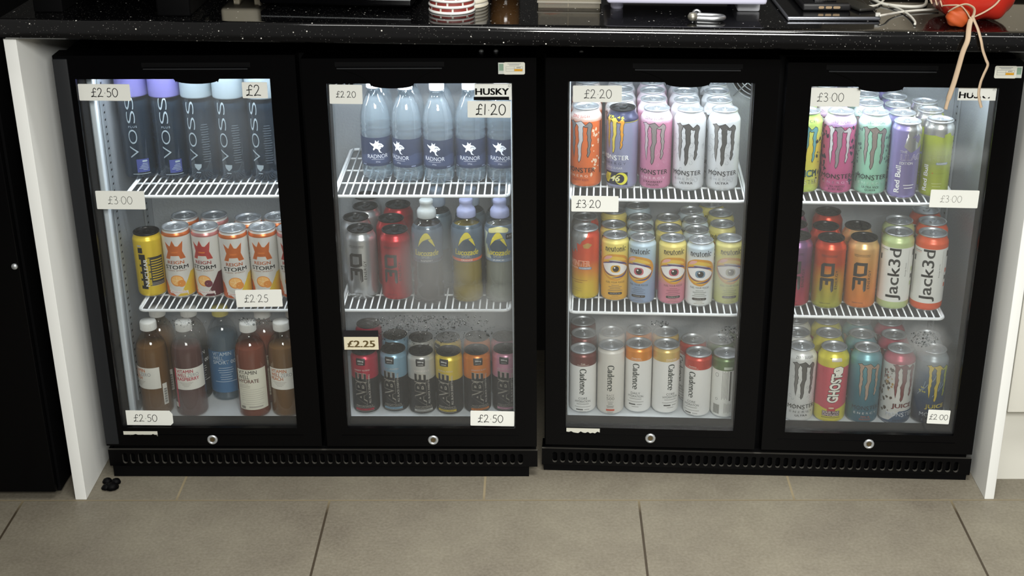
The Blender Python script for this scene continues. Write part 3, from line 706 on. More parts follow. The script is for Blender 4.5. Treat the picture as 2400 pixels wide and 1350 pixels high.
def vitamin(kind):
    r = .0336
    pr = [(r*.80, .0), (r*.93, .002), (r*.99, .006), (r, .010), (r, .05), (r, .09), (r, .125), (r, .142), (r*.985, .150), (r*.93, .160), (r*.82, .170), (r*.68, .1785), (r*.55, .184), (r*.47, .1875), (.0150, .190), (.0150, .1960)]
    tint, liq, bd = {'peach': ('#e8d9c2', '#ac906a', .52), 'rasp': ('#e6d2d0', '#937f7b', .54), 'hydrate': ('#ecd0c4', '#aa7866', .58), 'sport': ('#dfe8ee', '#c6d2d9', .20), 'black': ('#5a5a60', '#222226', .75)}[kind]
    b = Bottle('drink_bottle', pr, clear(tint, .16, .05, edge=.28)); b.fill(.162 if kind != 'sport' else .156, liquid(liq, bd), .95)
    W_ = paint('#e2e0d6', .5); ink = {'peach': paint('#c9702c', .5), 'rasp': paint('#bf2f4a', .5), 'hydrate': paint('#5b5450', .5), 'sport': paint('#c9d6e0', .5), 'black': paint('#dcdcd8', .5)}[kind]
    if kind in ('peach', 'rasp'):
        b.label(.068, .118, -.036, .036, W_); L = b.lab
        b.d(T('VITAMIN', .036, .0078, bold=.03), -.013, .1115, ink, on=L); b.d(T('WELL', .022, .0078, bold=.03), -.020, .1025, ink, on=L); b.d(T('ZERO', .024, .0078, bold=-.012), .0045, .1025, paint('#6d6d78', .5), on=L)
        b.d(T('PEACH' if kind == 'peach' else 'RASPBERRY', .028 if kind == 'peach' else .048, .0078, bold=.03), -.017 if kind == 'peach' else -.007, .0935, ink, on=L); [b.d(rect(.03-.006*k, .0009), -.012, .0855-.003*k, paint('#a9a29a'), on=L) for k in range(4)]
        if kind == 'rasp': b.d(rect(.0042, .094), -.0352, .0710, ink, on=L, lay=1); b.d(rect(.010, .011), -.042, .0280, W_, on=L, lay=1)
        else:
            b.d(rect(.011, .050), .0440, .0520, W_, on=L, lay=1); [b.d(rect(.007, .0010+.0008*(k % 2)), .0440, .031+.0030*k, K, on=L) for k in range(12)]
    elif kind == 'hydrate':
        b.label(.022, .118, -.034, .034, paint('#dedbc9', .5)); L = b.lab
        b.d(T('VITAMIN', .042, .0088, bold=.02), -.010, .1110, ink, on=L); b.d(T('WELL', .025, .0088, bold=.02), -.018, .1005, ink, on=L); b.d(T('HYDRATE', .045, .0082, bold=.03), -.008, .0905, paint('#6b2a26', .5), on=L)
        for k, w in enumerate((.018, .026, .024)): b.d(rect(w, .0010), -.018, .0825-.0035*k, paint('#a39c92'), on=L)
        for k, w in enumerate((.056, .04, .05, .052, .046, .05, .03, .048)): b.d(rect(w, .0008), -.002, .0705-.0050*k, paint('#b3ada2'), on=L)
        b.d(rect(.010, .006), -.024, .0280, paint('#8d877d'), on=L); b.d(rect(.03, .0035), .004, .0290, paint('#b3ada2'), on=L)
    else:
        b.label(.022, .122, -.052, .052, paint('#3f6a92' if kind == 'sport' else '#17171a', .5)); L = b.lab
        b.d(T('VITAMIN', .042, .0085, bold=.02), -.006, .1155, ink, on=L); b.d(T('WELL', .024, .0085, bold=.02), -.015, .1055, ink, on=L); b.d(T('SPORT 003' if kind == 'sport' else 'SPORT 001', .056, .0085, bold=.02), .001, .0955, ink, on=L)
        for k, w in enumerate((.03, .034, .03, .022, .026, .024, .05)): b.d(rect(w, .0010), .0, .0820-.0055*k, ink, on=L)
    cm = paint('#e2e2dd', .4) if kind != 'sport' else paint('#cfc36a', .4)
    b.cap([(0, .1955), (.0166, .1960), (.0172, .1972), (.0172, .2125), (.0162, .2152), (0, .2158)], cm, 44)
    return b
def lucozade(kind):
    r = .0326
    pr = [(r*.80, .0), (r*.94, .002), (r, .007), (r, .030), (r*.985, .045), (r*.97, .06), (r*.95, .08), (r*.92, .093), (r*.93, .105), (r*.97, .122), (r, .138), (r, .150), (r*.98, .160), (r*.90, .169), (r*.72, .176), (r*.56, .180), (r*.54, .186)]
    for k in range(4):
        z = .032+.012*k; pr.append((interp(pr)(z)-.0008, z))
    pr = sorted(pr, key=lambda p: p[1])
    liq, bd, foil = {'rasp': ('#2a1715', .8, '#5e6a78'), 'orange': ('#b59a2c', .72, '#5f7080'), 'juice': ('#a9a89c', .72, '#6f7f92'), 'plain': ('#55585a', .6, '#55656f')}[kind]
    b = Bottle('sports_drink_bottle', pr, clear('#e6eaea', .14, .05, edge=.28)); b.fill(.165, liquid(liq, bd), .95)
    b.label(.093, .172, 0, 2*PI*r, paint(foil, .35, .3)); L = b.lab
    if kind == 'plain': pass
    else:
        ye = paint('#d9c93c', .45); dk = paint('#3d4a57', .45)
        b.d(disc(.019, .015), .0, .128, dk, on=L, lay=2)
        b.d(poly(spline([(-.018,-.014),(-.012,.004),(-.005,.0150),(.0,.0175),(.005,.0155),(.010,.006),(.003,.0045),(-.006,.0005),(-.012,-.006),(-.018,-.014)], 4)), 0, .142, ye, on=L, lay=4)
        b.d(poly(spline([(.004,.0025),(.011,.0045),(.015,-.004),(.0185,-.014),(.013,-.008),(.004,.0025)], 4)), 0, .142, ye, on=L, lay=4)
        b.d(T('Lucozade', .052, .0130, bold=.04, shear=.2), .0, .1150, ye, on=L); b.d(T('SPORT', .022, .0050, bold=.02), .0, .1055, LGREY, on=L)
        bt = {'orange': ('#d9622c', 'ORANGE'), 'rasp': ('#4a4450', 'RASPBERRY'), 'juice': ('#7f8fa2', 'JUICE')}[kind]
        b.d(rect(2*PI*r*.98, .0060), 0, .0975, paint(bt[0], .4), on=L, lay=2); b.d(T(bt[1], .024, .0038, bold=.02), 0, .0975, WH, on=L)
        if kind == 'juice': b.d(poly([(-.05,.02),(-.02,.012),(-.022,-.02),(-.012,-.046),(-.05,-.046)]), -.004, .145, paint('#b9c2ae', .4), on=L, lay=1); b.d(poly(rrect(.020, .012, .003)), .026, .150, K, on=L); b.d(T('JUICY', .016, .005, bold=.03), .026, .150, LGREY, on=L); b.d(poly(spline([(-.02,0),(0,.006),(.02,.002),(.018,-.006),(0,-.005),(-.018,-.008),(-.02,0)], 3)), .0, .165, paint('#cfc98a', .4), on=L)
    cm = paint('#9aa0c4', .45) if kind in ('orange', 'juice') else paint('#b7bdbd', .45) if kind == 'rasp' else paint('#8b98a8', .45)
    b.cap([(0, .1840), (.0192, .1845), (.0198, .186), (.0196, .1975), (.0172, .2020), (.0135, .2050), (.0128, .2125), (.0140, .2140), (.0140, .2200), (.0125, .2215), (0, .2220)], cm, name='sports_cap')
    return b
# ------------------------------------------------------------------ the room
def tile_floor():
    m, nt, b, L = nodes('floor_tile'); N = nt.nodes.new
    tc = N('ShaderNodeTexCoord'); br = N('ShaderNodeTexBrick'); mp = N('ShaderNodeMapping')
    L(tc.outputs['Object'], mp.inputs[0]); L(mp.outputs[0], br.inputs[0])
    br.offset = 0.5; br.offset_frequency = 2; br.inputs['Scale'].default_value = 1; br.inputs['Brick Width'].default_value = .64; br.inputs['Row Height'].default_value = .64
    br.inputs['Mortar Size'].default_value = .0028; br.inputs['Mortar Smooth'].default_value = .3
    mp.inputs['Location'].default_value = (.435+.64*4, .083+.64*6, 0)
    n1 = N('ShaderNodeTexNoise'); n1.inputs['Scale'].default_value = 3.0; n1.inputs['Detail'].default_value = 9; n1.inputs['Roughness'].default_value = .68; L(tc.outputs['Object'], n1.inputs[0])
    n2 = N('ShaderNodeTexNoise'); n2.inputs['Scale'].default_value = 160; n2.inputs['Detail'].default_value = 4; L(tc.outputs['Object'], n2.inputs[0])
    r1 = N('ShaderNodeValToRGB'); r1.color_ramp.elements[0].position = .32; r1.color_ramp.elements[0].color = lin('#5d564a'); r1.color_ramp.elements[1].position = .68; r1.color_ramp.elements[1].color = lin('#85806f'); L(n1.outputs[0], r1.inputs[0])
    r2 = N('ShaderNodeValToRGB'); r2.color_ramp.elements[0].position = .3; r2.color_ramp.elements[0].color = lin('#605a50'); r2.color_ramp.elements[1].position = .7; r2.color_ramp.elements[1].color = lin('#837e73'); L(n2.outputs[0], r2.inputs[0])
    mx = N('ShaderNodeMix'); mx.data_type = 'RGBA'; mx.inputs[0].default_value = .42; L(r1.outputs[0], mx.inputs[6]); L(r2.outputs[0], mx.inputs[7])
    # grout: pale next to the coolers, dirty brown where people walk
    sp = N('ShaderNodeSeparateXYZ'); L(tc.outputs['Object'], sp.inputs[0]); mr = N('ShaderNodeMapRange'); mr.inputs[1].default_value = -.13; mr.inputs[2].default_value = -.06; L(sp.outputs[1], mr.inputs[0])
    g = N('ShaderNodeMix'); g.data_type = 'RGBA'; g.inputs[6].default_value = lin('#3d352a'); g.inputs[7].default_value = lin('#8c8168'); L(mr.outputs[0], g.inputs[0])
    fin = N('ShaderNodeMix'); fin.data_type = 'RGBA'; L(br.outputs['Fac'], fin.inputs[0]); L(mx.outputs[2], fin.inputs[6]); L(g.outputs[2], fin.inputs[7])
    L(fin.outputs[2], b.inputs['Base Color']); b.inputs['Roughness'].default_value = .48; b.inputs['Specular IOR Level'].default_value = .35
    bp = N('ShaderNodeBump'); bp.inputs['Strength'].default_value = .25; bp.inputs['Distance'].default_value = .002; inv = N('ShaderNodeMath'); inv.operation = 'SUBTRACT'; inv.inputs[0].default_value = 1; L(br.outputs['Fac'], inv.inputs[1])
    ad = N('ShaderNodeMath'); ad.operation = 'MULTIPLY_ADD'; ad.inputs[1].default_value = .12; L(n2.outputs[0], ad.inputs[0]); L(inv.outputs[0], ad.inputs[2]); L(ad.outputs[0], bp.inputs['Height']); L(bp.outputs[0], b.inputs['Normal'])
    return m
f = MB(); f.box(-3, 3, -5, .75, -.05, 0, tile_floor()); struct(f.build('floor'))
f = MB(); f.box(-3, 3, .62, .70, 0, 2.8, paint('#1b1a18', .7)); struct(f.build('wall_back'))
f = MB(); f.box(.655, 1.6, .135, .62, 1.0, 2.8, paint('#b9b09a', .6)); struct(f.build('trim_1'))
# white end boards of the counter
for nm, x0, x1, lb in (('left', -.9665, -.9430, 'white upright end board left of the coolers under the worktop'), ('right', .9145, .9340, 'white upright end board right of the coolers under the worktop')):
    z1 = .9985-.0145*(x0+x1)/2-.0375
    f = MB(); f.box(x0, x1, -.080, .58, .0, z1, WHITE, .0012)
    o = f.build('end_panel'); tag(o, lb, 'panel')
# black cupboard far left
cb = empty('black_cupboard', 'black cupboard left of the white end board with small round lock', 'cupboard')
f = MB(); f.box(-1.75, -1.000, -.062, .56, .012, .955, MATT); f.box(-1.75, -1.02, -.03, .5, 0, .012, MATT); f.build('carcass', cb)
f = MB(); f.box(-1.74, -1.004, -.082, -.064, .02, .948, BLACK, .002); dr = f.build('door', cb)
f = MB(); f.lathe([(0, 0), (.006, 0), (.0065, .002), (.005, .005), (0, .0055)], SILVER, 18); lk = f.build('lock', dr); lk.rotation_euler = (rad(90), 0, 0); lk.location = (-1.012, -.0825, .5290)
# white cupboard far right
cb = empty('white_cupboard', 'white cupboard right of the end board with recessed plinth', 'cupboard')
WC = paint('#d9d8cf', .4)
f = MB(); f.box(.945, 1.65, .0, .56, .0, .935, WC); f.build('carcass', cb)
f = MB(); f.box(.947, 1.64, -.050, -.002, .186, .70, WC, .002); f.build('drawer_front', cb)

# ------------------------------------------------------------------ worktop
def granite():
    m, nt, b, L = nodes('black_sparkle_stone'); N = nt.nodes.new
    tc = N('ShaderNodeTexCoord')
    def flecks(scale, r0, r1, thr):
        vo = N('ShaderNodeTexVoronoi'); vo.inputs['Scale'].default_value = scale; L(tc.outputs['Object'], vo.inputs[0])
        cr = N('ShaderNodeValToRGB'); cr.color_ramp.elements[0].position = r0; cr.color_ramp.elements[0].color = (1, 1, 1, 1); cr.color_ramp.elements[1].position = r1; cr.color_ramp.elements[1].color = (0, 0, 0, 1); L(vo.outputs['Distance'], cr.inputs[0])
        sp = N('ShaderNodeSeparateColor'); L(vo.outputs['Color'], sp.inputs[0])
        gt = N('ShaderNodeMath'); gt.operation = 'GREATER_THAN'; gt.inputs[1].default_value = thr; L(sp.outputs[0], gt.inputs[0])
        mu = N('ShaderNodeMath'); mu.operation = 'MULTIPLY'; L(cr.outputs[0], mu.inputs[0]); L(gt.outputs[0], mu.inputs[1]); return mu.outputs[0]
    a = flecks(120, .10, .20, .885); c = flecks(330, .18, .32, .80)
    h = N('ShaderNodeMath'); h.operation = 'MULTIPLY'; h.inputs[1].default_value = .10; L(c, h.inputs[0])
    mx = N('ShaderNodeMath'); mx.operation = 'MAXIMUM'; L(a, mx.inputs[0]); L(h.outputs[0], mx.inputs[1])
    mc = N('ShaderNodeMix'); mc.data_type = 'RGBA'; mc.inputs[6].default_value = lin('#060607'); mc.inputs[7].default_value = lin('#e8e6df'); L(mx.outputs[0], mc.inputs[0])
    L(mc.outputs[2], b.inputs['Base Color']); b.inputs['Roughness'].default_value = .08; b.inputs['Specular IOR Level'].default_value = .8; b.inputs['IOR'].default_value = 1.6
    return m
CT = Matrix.Translation((0, -.120, .9985)) @ Matrix.Rotation(rad(-1.6), 4, 'Z') @ Matrix.Rotation(math.atan(.0145), 4, 'Y')
def ct(x, y, dz=0): return (x, y, .9985-.0145*x+dz)
f = MB(); gm = granite(); pr = [(.70, -.0), (.0, .0)]
# cross-section y,z with rounded front edge, swept along x
sec = [(.72, -.036), (.004, -.036), (.0, -.033), (.0, -.013)]+[(.013-.013*math.cos(rad(a)), -.013+.013*math.sin(rad(a))) for a in range(10, 91, 10)]+[(.72, 0)]
V = [(x, y, z) for x in (-.9665, 1.75) for y, z in sec]; n = len(sec)
f.add(V, [(i, i+1, n+i+1, n+i) for i in range(n-1)]+[(n-1, 0, n, 2*n-1)], gm); f.add(V, [tuple(reversed(range(n))), tuple(range(n, 2*n))], gm)
o = f.build('worktop'); smooth_by_angle(o, 30); o.data.polygons.foreach_set('use_smooth', [True]*len(o.data.polygons)); o.matrix_world = CT
tag(o, 'glossy black worktop with white flecks running over both coolers', 'worktop')

# ------------------------------------------------------------------ bottle coolers
FR = {'L': Matrix.Translation((-.910, 0, .012)) @ Matrix.Rotation(rad(-.004), 4, 'Z') @ Matrix.Translation((.45, 0, 0)) @ Matrix.Rotation(.004, 4, 'Y') @ Matrix.Translation((-.45, 0, 0)),
      'R': Matrix.Translation((.009, .025, 0)) @ Matrix.Rotation(rad(-2.661), 4, 'Z') @ Matrix.Translation((.45, 0, 0)) @ Matrix.Rotation(.003, 4, 'Y') @ Matrix.Translation((-.45, 0, 0))}
SHZ = {('L', 't'): .605, ('L', 'm'): .354, ('L', 'b'): .0895, ('R', 't'): .5985, ('R', 'm'): .3485, ('R', 'b'): .0925}
def stucco():
    m, nt, b, L = nodes('embossed_aluminium'); N = nt.nodes.new
    tc = N('ShaderNodeTexCoord'); n = N('ShaderNodeTexNoise'); n.inputs['Scale'].default_value = 210; n.inputs['Detail'].default_value = 2; L(tc.outputs['Object'], n.inputs[0])
    bp = N('ShaderNodeBump'); bp.inputs['Strength'].default_value = .6; bp.inputs['Distance'].default_value = .0012; L(n.outputs[0], bp.inputs['Height']); L(bp.outputs[0], b.inputs['Normal'])
    b.inputs['Base Color'].default_value = lin('#b9bfc4'); b.inputs['Metallic'].default_value = .55; b.inputs['Roughness'].default_value = .42
    return m
ALU = stucco(); TRIM = paint('#cdd5da', .4); RAIL = paint('#a9b0b5', .4, .6)
def glass(name, fog, base=.03):
    """door pane: see-through, reflective, with breath-like condensation haze in soft patches (cx, cz, rx, rz, strength); base is an even painted veil of reflections"""
    m = bpy.data.materials.new(name); m.use_nodes = True; nt = m.node_tree; nt.nodes.clear(); N = nt.nodes.new; L = nt.links.new
    out = N('ShaderNodeOutputMaterial'); tc = N('ShaderNodeTexCoord'); cur = None
    nz = N('ShaderNodeTexNoise'); nz.inputs['Scale'].default_value = 26; nz.inputs['Detail'].default_value = 5; L(tc.outputs['Object'], nz.inputs[0])
    for cx, cz, rx, rz, st in fog:
        mp = N('ShaderNodeMapping'); mp.inputs['Location'].default_value = (-cx/rx, 0, -cz/rz); mp.inputs['Scale'].default_value = (1/rx, 0, 1/rz); L(tc.outputs['Object'], mp.inputs[0])
        ln = N('ShaderNodeVectorMath'); ln.operation = 'LENGTH'; L(mp.outputs[0], ln.inputs[0])
        ad = N('ShaderNodeMath'); ad.operation = 'MULTIPLY_ADD'; ad.inputs[1].default_value = .5; L(nz.outputs[0], ad.inputs[0]); L(ln.outputs['Value'], ad.inputs[2])
        mr = N('ShaderNodeMapRange'); mr.interpolation_type = 'SMOOTHSTEP'; mr.inputs[1].default_value = 1.35; mr.inputs[2].default_value = .35; mr.inputs[4].default_value = st; L(ad.outputs[0], mr.inputs[0])
        if cur is None: cur = mr.outputs[0]
        else:
            mx = N('ShaderNodeMath'); mx.operation = 'MAXIMUM'; L(cur, mx.inputs[0]); L(mr.outputs[0], mx.inputs[1]); cur = mx.outputs[0]
    bs = N('ShaderNodeMath'); bs.operation = 'ADD'; bs.inputs[1].default_value = base  # even base haze paints a veil of reflections over the pane
    if cur is not None: L(cur, bs.inputs[0])
    else: bs.inputs[0].default_value = 0
    t = N('ShaderNodeBsdfTransparent'); t.inputs[0].default_value = (.97, .98, .98, 1)
    d = N('ShaderNodeBsdfDiffuse'); d.inputs[0].default_value = lin('#cfd2d2'); tl = N('ShaderNodeBsdfTranslucent'); tl.inputs[0].default_value = lin('#cfd2d2'); dm = N('ShaderNodeMixShader'); dm.inputs[0].default_value = .5; L(d.outputs[0], dm.inputs[1]); L(tl.outputs[0], dm.inputs[2])
    m1 = N('ShaderNodeMixShader'); L(bs.outputs[0], m1.inputs[0]); L(t.outputs[0], m1.inputs[1]); L(dm.outputs[0], m1.inputs[2])
    g = N('ShaderNodeBsdfGlossy'); g.inputs['Roughness'].default_value = .02; fr = N('ShaderNodeFresnel'); fr.inputs[0].default_value = 1.45
    m2 = N('ShaderNodeMixShader'); L(fr.outputs[0], m2.inputs[0]); L(m1.outputs[0], m2.inputs[1]); L(g.outputs[0], m2.inputs[2]); L(m2.outputs[0], out.inputs[0])
    return m
def cooler(key, label, doors):
    root = empty('bottle_cooler', label, 'fridge'); root.matrix_world = FR[key]
    b = MB(); x0, x1, dp = .0, (.884 if key == 'R' else .903), (.45 if key == 'R' else .50)
    b.box(x0, .038, .048, dp, .03, .90, MATT); b.box(.866, x1, .048, dp, .03, .90, MATT); b.box(.038, .866, .048, dp, .03, .088, MATT); b.box(.038, .866, .048, dp, .884, .90, MATT); b.box(.038, .866, .39, dp, .088, .884, MATT); b.box(.4420, .4740, .0475, .0560, .0885, .884, MATT)
    for x in (.06, .84):
        for y in (.09, .41): b.lathe([(0, -.012 if key == 'L' else 0), (.018, -.012 if key == 'L' else 0), (.018, .03), (0, .03)], MATT, 14, (x, y))
    b.build('cabinet', root)
    l = MB(); e = .0006
    l.add([(.038+e, .05, .089), (.038+e, .389, .089), (.038+e, .389, .883), (.038+e, .05, .883)], [(0, 1, 2, 3)], ALU); l.add([(.866-e, .05, .089), (.866-e, .389, .089), (.866-e, .389, .883), (.866-e, .05, .883)], [(3, 2, 1, 0)], ALU)
    l.add([(.039, .389, .089), (.865, .389, .089), (.865, .389, .883), (.039, .389, .883)], [(0, 1, 2, 3)], ALU); l.add([(.039, .05, .883), (.865, .05, .883), (.865, .389, .883), (.039, .389, .883)], [(3, 2, 1, 0)], ALU)
    fz = SHZ[(key, 'b')]-.0005; l.add([(.039, .05, fz), (.865, .05, fz), (.865, .389, fz), (.039, .389, fz)], [(0, 1, 2, 3)], paint('#d5dadd', .35))
    l.build('liner', root)
    t = MB(); t.box(.0386, .050, .050, .066, .0905, .880, TRIM, .003); t.build('liner_edge', root); t = MB(); t.box(.855, .8655, .050, .066, .0905, .880, TRIM, .003); t.build('liner_edge', root)
    for x, y, rot in ((.0415, .12, 'x'), (.0415, .33, 'x'), (.8625, .34, 'x'), (.452, .3865, 'y')):
        r = MB(); 
        if rot == 'x':
            r.box(x-.002, x+.002, y-.011, y+.011, .12, .86, RAIL); xs = x+.0022 if x < .4 else x-.0022
            for k in range(48): z = .13+.0150*k; r.add([(xs, y-.004, z), (xs, y+.004, z), (xs, y+.004, z+.004), (xs, y-.004, z+.004)], [(0, 1, 2, 3)], MATT)
        else:
            r.box(x-.011, x+.011, y-.002, y+.002, .12, .70, RAIL)
            for k in range(38): z = .13+.0150*k; r.add([(x-.005, y-.0022, z), (x+.005, y-.0022, z), (x+.005, y-.0022, z+.004), (x-.005, y-.0022, z+.004)], [(0, 1, 2, 3)], MATT)
        r.build('shelf_rail', root)
    # fan guard on the back wall
    g = MB(); cx, cz, y = .452, .785, .383
    g.lathe([(0, 0), (.068, 0), (.068, .002), (0, .002)], MATT, 40); g2 = MB()
    for q in range(7): g2.tube([(cx+(.016+.009*q)*math.sin(2*PI*k/40), y-.004, cz+(.016+.009*q)*math.cos(2*PI*k/40)) for k in range(40)], .0011, SILVER, 5, closed=True)
    for q in range(4): a = rad(45+90*q); g2.tube([(cx+.012*math.cos(a), y-.0055, cz+.012*math.sin(a)), (cx+.084*math.cos(a), y-.0055, cz+.084*math.sin(a))], .0016, SILVER, 6)
    fh = g.build('fan_opening', root); fh.rotation_euler = (rad(90), 0, 0); fh.location = (cx, y+.0045, cz); g2.build('fan_guard', root)
    # kick plate with a row of upright slots
    k = MB(); n = 51; pit = .0168; xs0 = .0300 if key == 'L' else .0235; loops = [[(-.004, .017), (.906 if key == 'L' else .893, .017), (.906 if key == 'L' else .893, .056), (-.004, .056)]]
    for i in range(n):
        cx_ = xs0+pit*i; w, z0, z1 = .0052, .0225, .0480; q = []
        for a in range(0, 181, 45): q.append((cx_+w*math.cos(rad(a)), z1-w+w*math.sin(rad(a))))
        for a in range(180, 361, 45): q.append((cx_+w*math.cos(rad(a)), z0+w+w*math.sin(rad(a))))
        loops.append(q)
    k.prism(loops, .006, .012, BLACK, paint('#4a4843', .4)); k.box(-.004, .002, .012, .05, .017, .056, BLACK); k.build('kick_plate', root)  # slot walls painted lighter for the light their edges catch
    k = MB(); k.box(0, .888, .030, .034, .016, .054, MATT); k.build('kick_backing', root); k = MB(); k.box(.0, .888, .012, .035, -.012 if key == 'L' else 0, .014, MATT); k.build('plinth', root)  # black box under the kick plate stands in for the shadow there
    for D in doors:
        X0, X1, g0, g1, bc = D['x0'], D['x1'], D['g0'], D['g1'], D['bc']; ZB, ZT, gz0, gz1 = .0695, D.get('zt', .9010), .1125, D['gz']
        p = MB(); arc = [(bc+.040*math.cos(rad(a)), gz1-.0070*math.sin(rad(a))) for a in range(0, 181, 15)]
        inner = [(g0, gz0), (g1, gz0), (g1, gz1)]+arc+[(g0, gz1)]
        p.prism([[(X0, ZB), (X1, ZB), (X1, ZT), (X0, ZT)], inner], 0, .044, BLACK)
        # raised bead along the lower rail and round the glass
        p.box(X0+.032, X1-.038, -.0012, .0, .0950, .0962, BLACK)
        door = p.build('door', root)
        hb = MB(); hx0, hx1, hz = D['hx']-.0985, D['hx']+.0985, .8845
        prof = [(hx0, hz), (hx1, hz)]+[(bc+.040+(hx1-bc-.040)*(1-t)**2.2, hz-.001-(hz-gz1+.004)*t) for t in (0.1, .3, .5, .7, .9, 1)]+[(x, z-.001) for x, z in arc[1:-1]]+[(bc-.040-(bc-.040-hx0)*(1-t)**2.2, hz-.001-(hz-gz1+.004)*t) for t in (1, .9, .7, .5, .3, .1)]
        hb.prism([prof], -.0055, -.0002, BLACK); hb.box(hx0, hx1, -.0075, -.0055, hz-.0022, hz, EDGE); hb.box(hx0-.004, hx1+.004, -.0003, -.0001, hz+.0005, hz+.0095, MATT); hb.build('handle', door)
        gs = MB(); gs.prism([[(g0-.006, gz0-.006), (g1+.006, gz0-.006), (g1+.006, gz1+.006), (g0-.006, gz1+.006)], [(g0+.002, gz0+.003), (g1-.002, gz0+.003), (g1-.002, gz1-.0005), (g0+.002, gz1-.0005)]], .0140, .0470, MATT); gs.build('gasket', door)
        pn = MB(); pn.box(g0-.005, g1+.005, .0090, .0130, gz0-.005, gz1+.005, glass('door_glass', D['fog'], D.get('haze', .03))); pane = pn.build('glass_pane', door)
        lk = MB(); lk.lathe([(0, 0), (.0060, 0), (.0060, .0016), (.0072, .0034), (.0102, .0030), (.0110, .0)], SILVER, 28); lk.lathe([(0, .0012), (.0058, .0012)], paint('#6d6046', .4, .8), 6); lo = lk.build('lock', door); lo.rotation_euler = (rad(90), 0, 0); lo.location = (D['lock'], -.0002, D['lz'])
        if D.get('edge'):
            q = MB(); q.box(X0-.0005, X0+.0275, -.0025, .044, ZB+.004, ZT-.006, EDGE, .002); q.build('hinge_side_trim', door)
        if D.get('drops'):
            dr = MB(); rr = random.Random(D['drops'][0][0]); wm = clear('#dfe4e6', .5, .03, 'water_drop', edge=.55); wd = clear('#9aa0a2', .35, .03, 'water_drop', edge=.4)
            for sx, cx, cz, rx, rz, cnt in D['drops']:
                for _ in range(cnt):
                    a, q = rr.uniform(0, 2*PI), math.sqrt(rr.random()); x, z = cx+rx*q*math.cos(a), cz+rz*q*math.sin(a); s_ = rr.uniform(.0006, .0017)*(1.6 if rr.random() < .08 else 1)
                    dr.lathe([(s_, 0), (s_*.85, s_*.42), (s_*.45, s_*.7), (0, s_*.78)], rr.choice((wm, wm, wd)), 7, (x, z))
            dd = dr.build('condensation_drops', pane); dd['kind'] = 'stuff'
            dd.rotation_euler = (rad(90), 0, 0); dd.location = (0, .0088, 0)
        if D.get('badge'):
            bx, bz, worn = D['badge']; q = MB(); w, h = .0700, .0320 if not worn else .0252; y = .0082
            dec_flat(q, rect(w, h), bx, bz, y, CARD); dec_flat(q, T('HUSKY', .064 if not worn else .062, .0130, bold=.05), bx-.002, bz+(.0005 if not worn else -.002), y-.0003, INK); dec_flat(q, ring(0, 0, .0022, .0022, .0005, .0005), bx+w/2-.0045, bz+h/2-.0045, y-.0003, INK)
            if not worn: dec_flat(q, rect(.067, .0065), bx-.0035, bz-.0128, y-.0003, MATT)
            else:
                dec_flat(q, poly([(-.0075,.0065),(.0335,.0065),(.0335,-.0060),(.0300,-.0075),(.0240,-.0050),(.0190,-.0082),(.0165,-.0040),(.0120,-.0030),(.0090,-.0062),(.0040,-.0030),(.0000,-.0052),(-.0040,-.0022),(-.0080,-.0018)]), bx, bz, y-.0005, CARD)
                dec_flat(q, rect(.016, .0042), bx-.016, bz+.0042, y-.0005, CARD)
            q.build('badge', door)
        if D.get('energy'):
            ex, ez, fl = D['energy']; q = MB(); gx = -1 if not fl else 1
            dec_flat(q, rect(.016, .022), ex+gx*.018, ez, -.0004, paint('#c7ccc6', .25)); dec_flat(q, rect(.011, .013), ex+gx*.019, ez+.002, -.0006, paint('#7e9a86', .5))
            dec_flat(q, poly(rrect(.040, .0235, .003)), ex-gx*.004, ez, -.0009, paint('#d6d6ca', .5)); bx = ex-gx*.004
            for k in range(2): dec_flat(q, rect(.025-.006*k, .0010), bx, ez+.0085-.0022*k, -.0011, paint('#8f9496', .5))
            for k in range(3): dec_flat(q, rect(.031, .0004), bx, ez+.0035-.0045*k, -.0011, paint('#6f7476', .5))
            for xx in (-.0155, 0, .0155): dec_flat(q, rect(.0004, .009), bx+xx, ez-.001, -.0011, paint('#6f7476', .5))
            dec_flat(q, T('490', .008, .0024), bx+.008, ez+.0015, -.0013, INK); dec_flat(q, rect(.0150, .0042), bx+.0078, ez-.0033, -.0012, paint('#e0a62a', .5)); dec_flat(q, T('kWh/annum', .012, .0018), bx+.008, ez-.0033, -.0014, paint('#7a5a1a'))
            q.build('energy_label', door)
        if D.get('residue'):
            rx, rz, w = D['residue']; q = MB(); rr = random.Random(int(rx*1000)); pts = [(-w/2, .0055), (w/2, .0055)]+[(w/2-w*k/14, -.0050+rr.uniform(-.0015, .004)) for k in range(15)]
            dec_flat(q, poly(pts), rx, rz, -.0004, paint('#c6c6ba', .6)); q.build('sticker_residue', door)
    if key == 'L':
        ft = MB(); rr = random.Random(4)
        for _ in range(5): ft.lathe([(0, -.0115), (.010+rr.uniform(0, .006), -.011), (.008, -.006+rr.uniform(0, .005)), (0, -.002)], MATT, 9, (-.002+rr.uniform(-.012, .016), -.030+rr.uniform(-.012, .020)))
        ft.build('loose_foot', root)
    h = MB()
    for dx in ((.800, .828) if key == 'L' else (.07,)):
        for dz in (.905, .914): h.lathe([(0, 0), (.005, 0), (.004, .003), (0, .003)], SILVER, 10, (dx, dz))
    ho = h.build('hinge_screws', root); ho.rotation_euler = (rad(90), 0, 0); ho.location = (0, .0475, -.012)
    return root
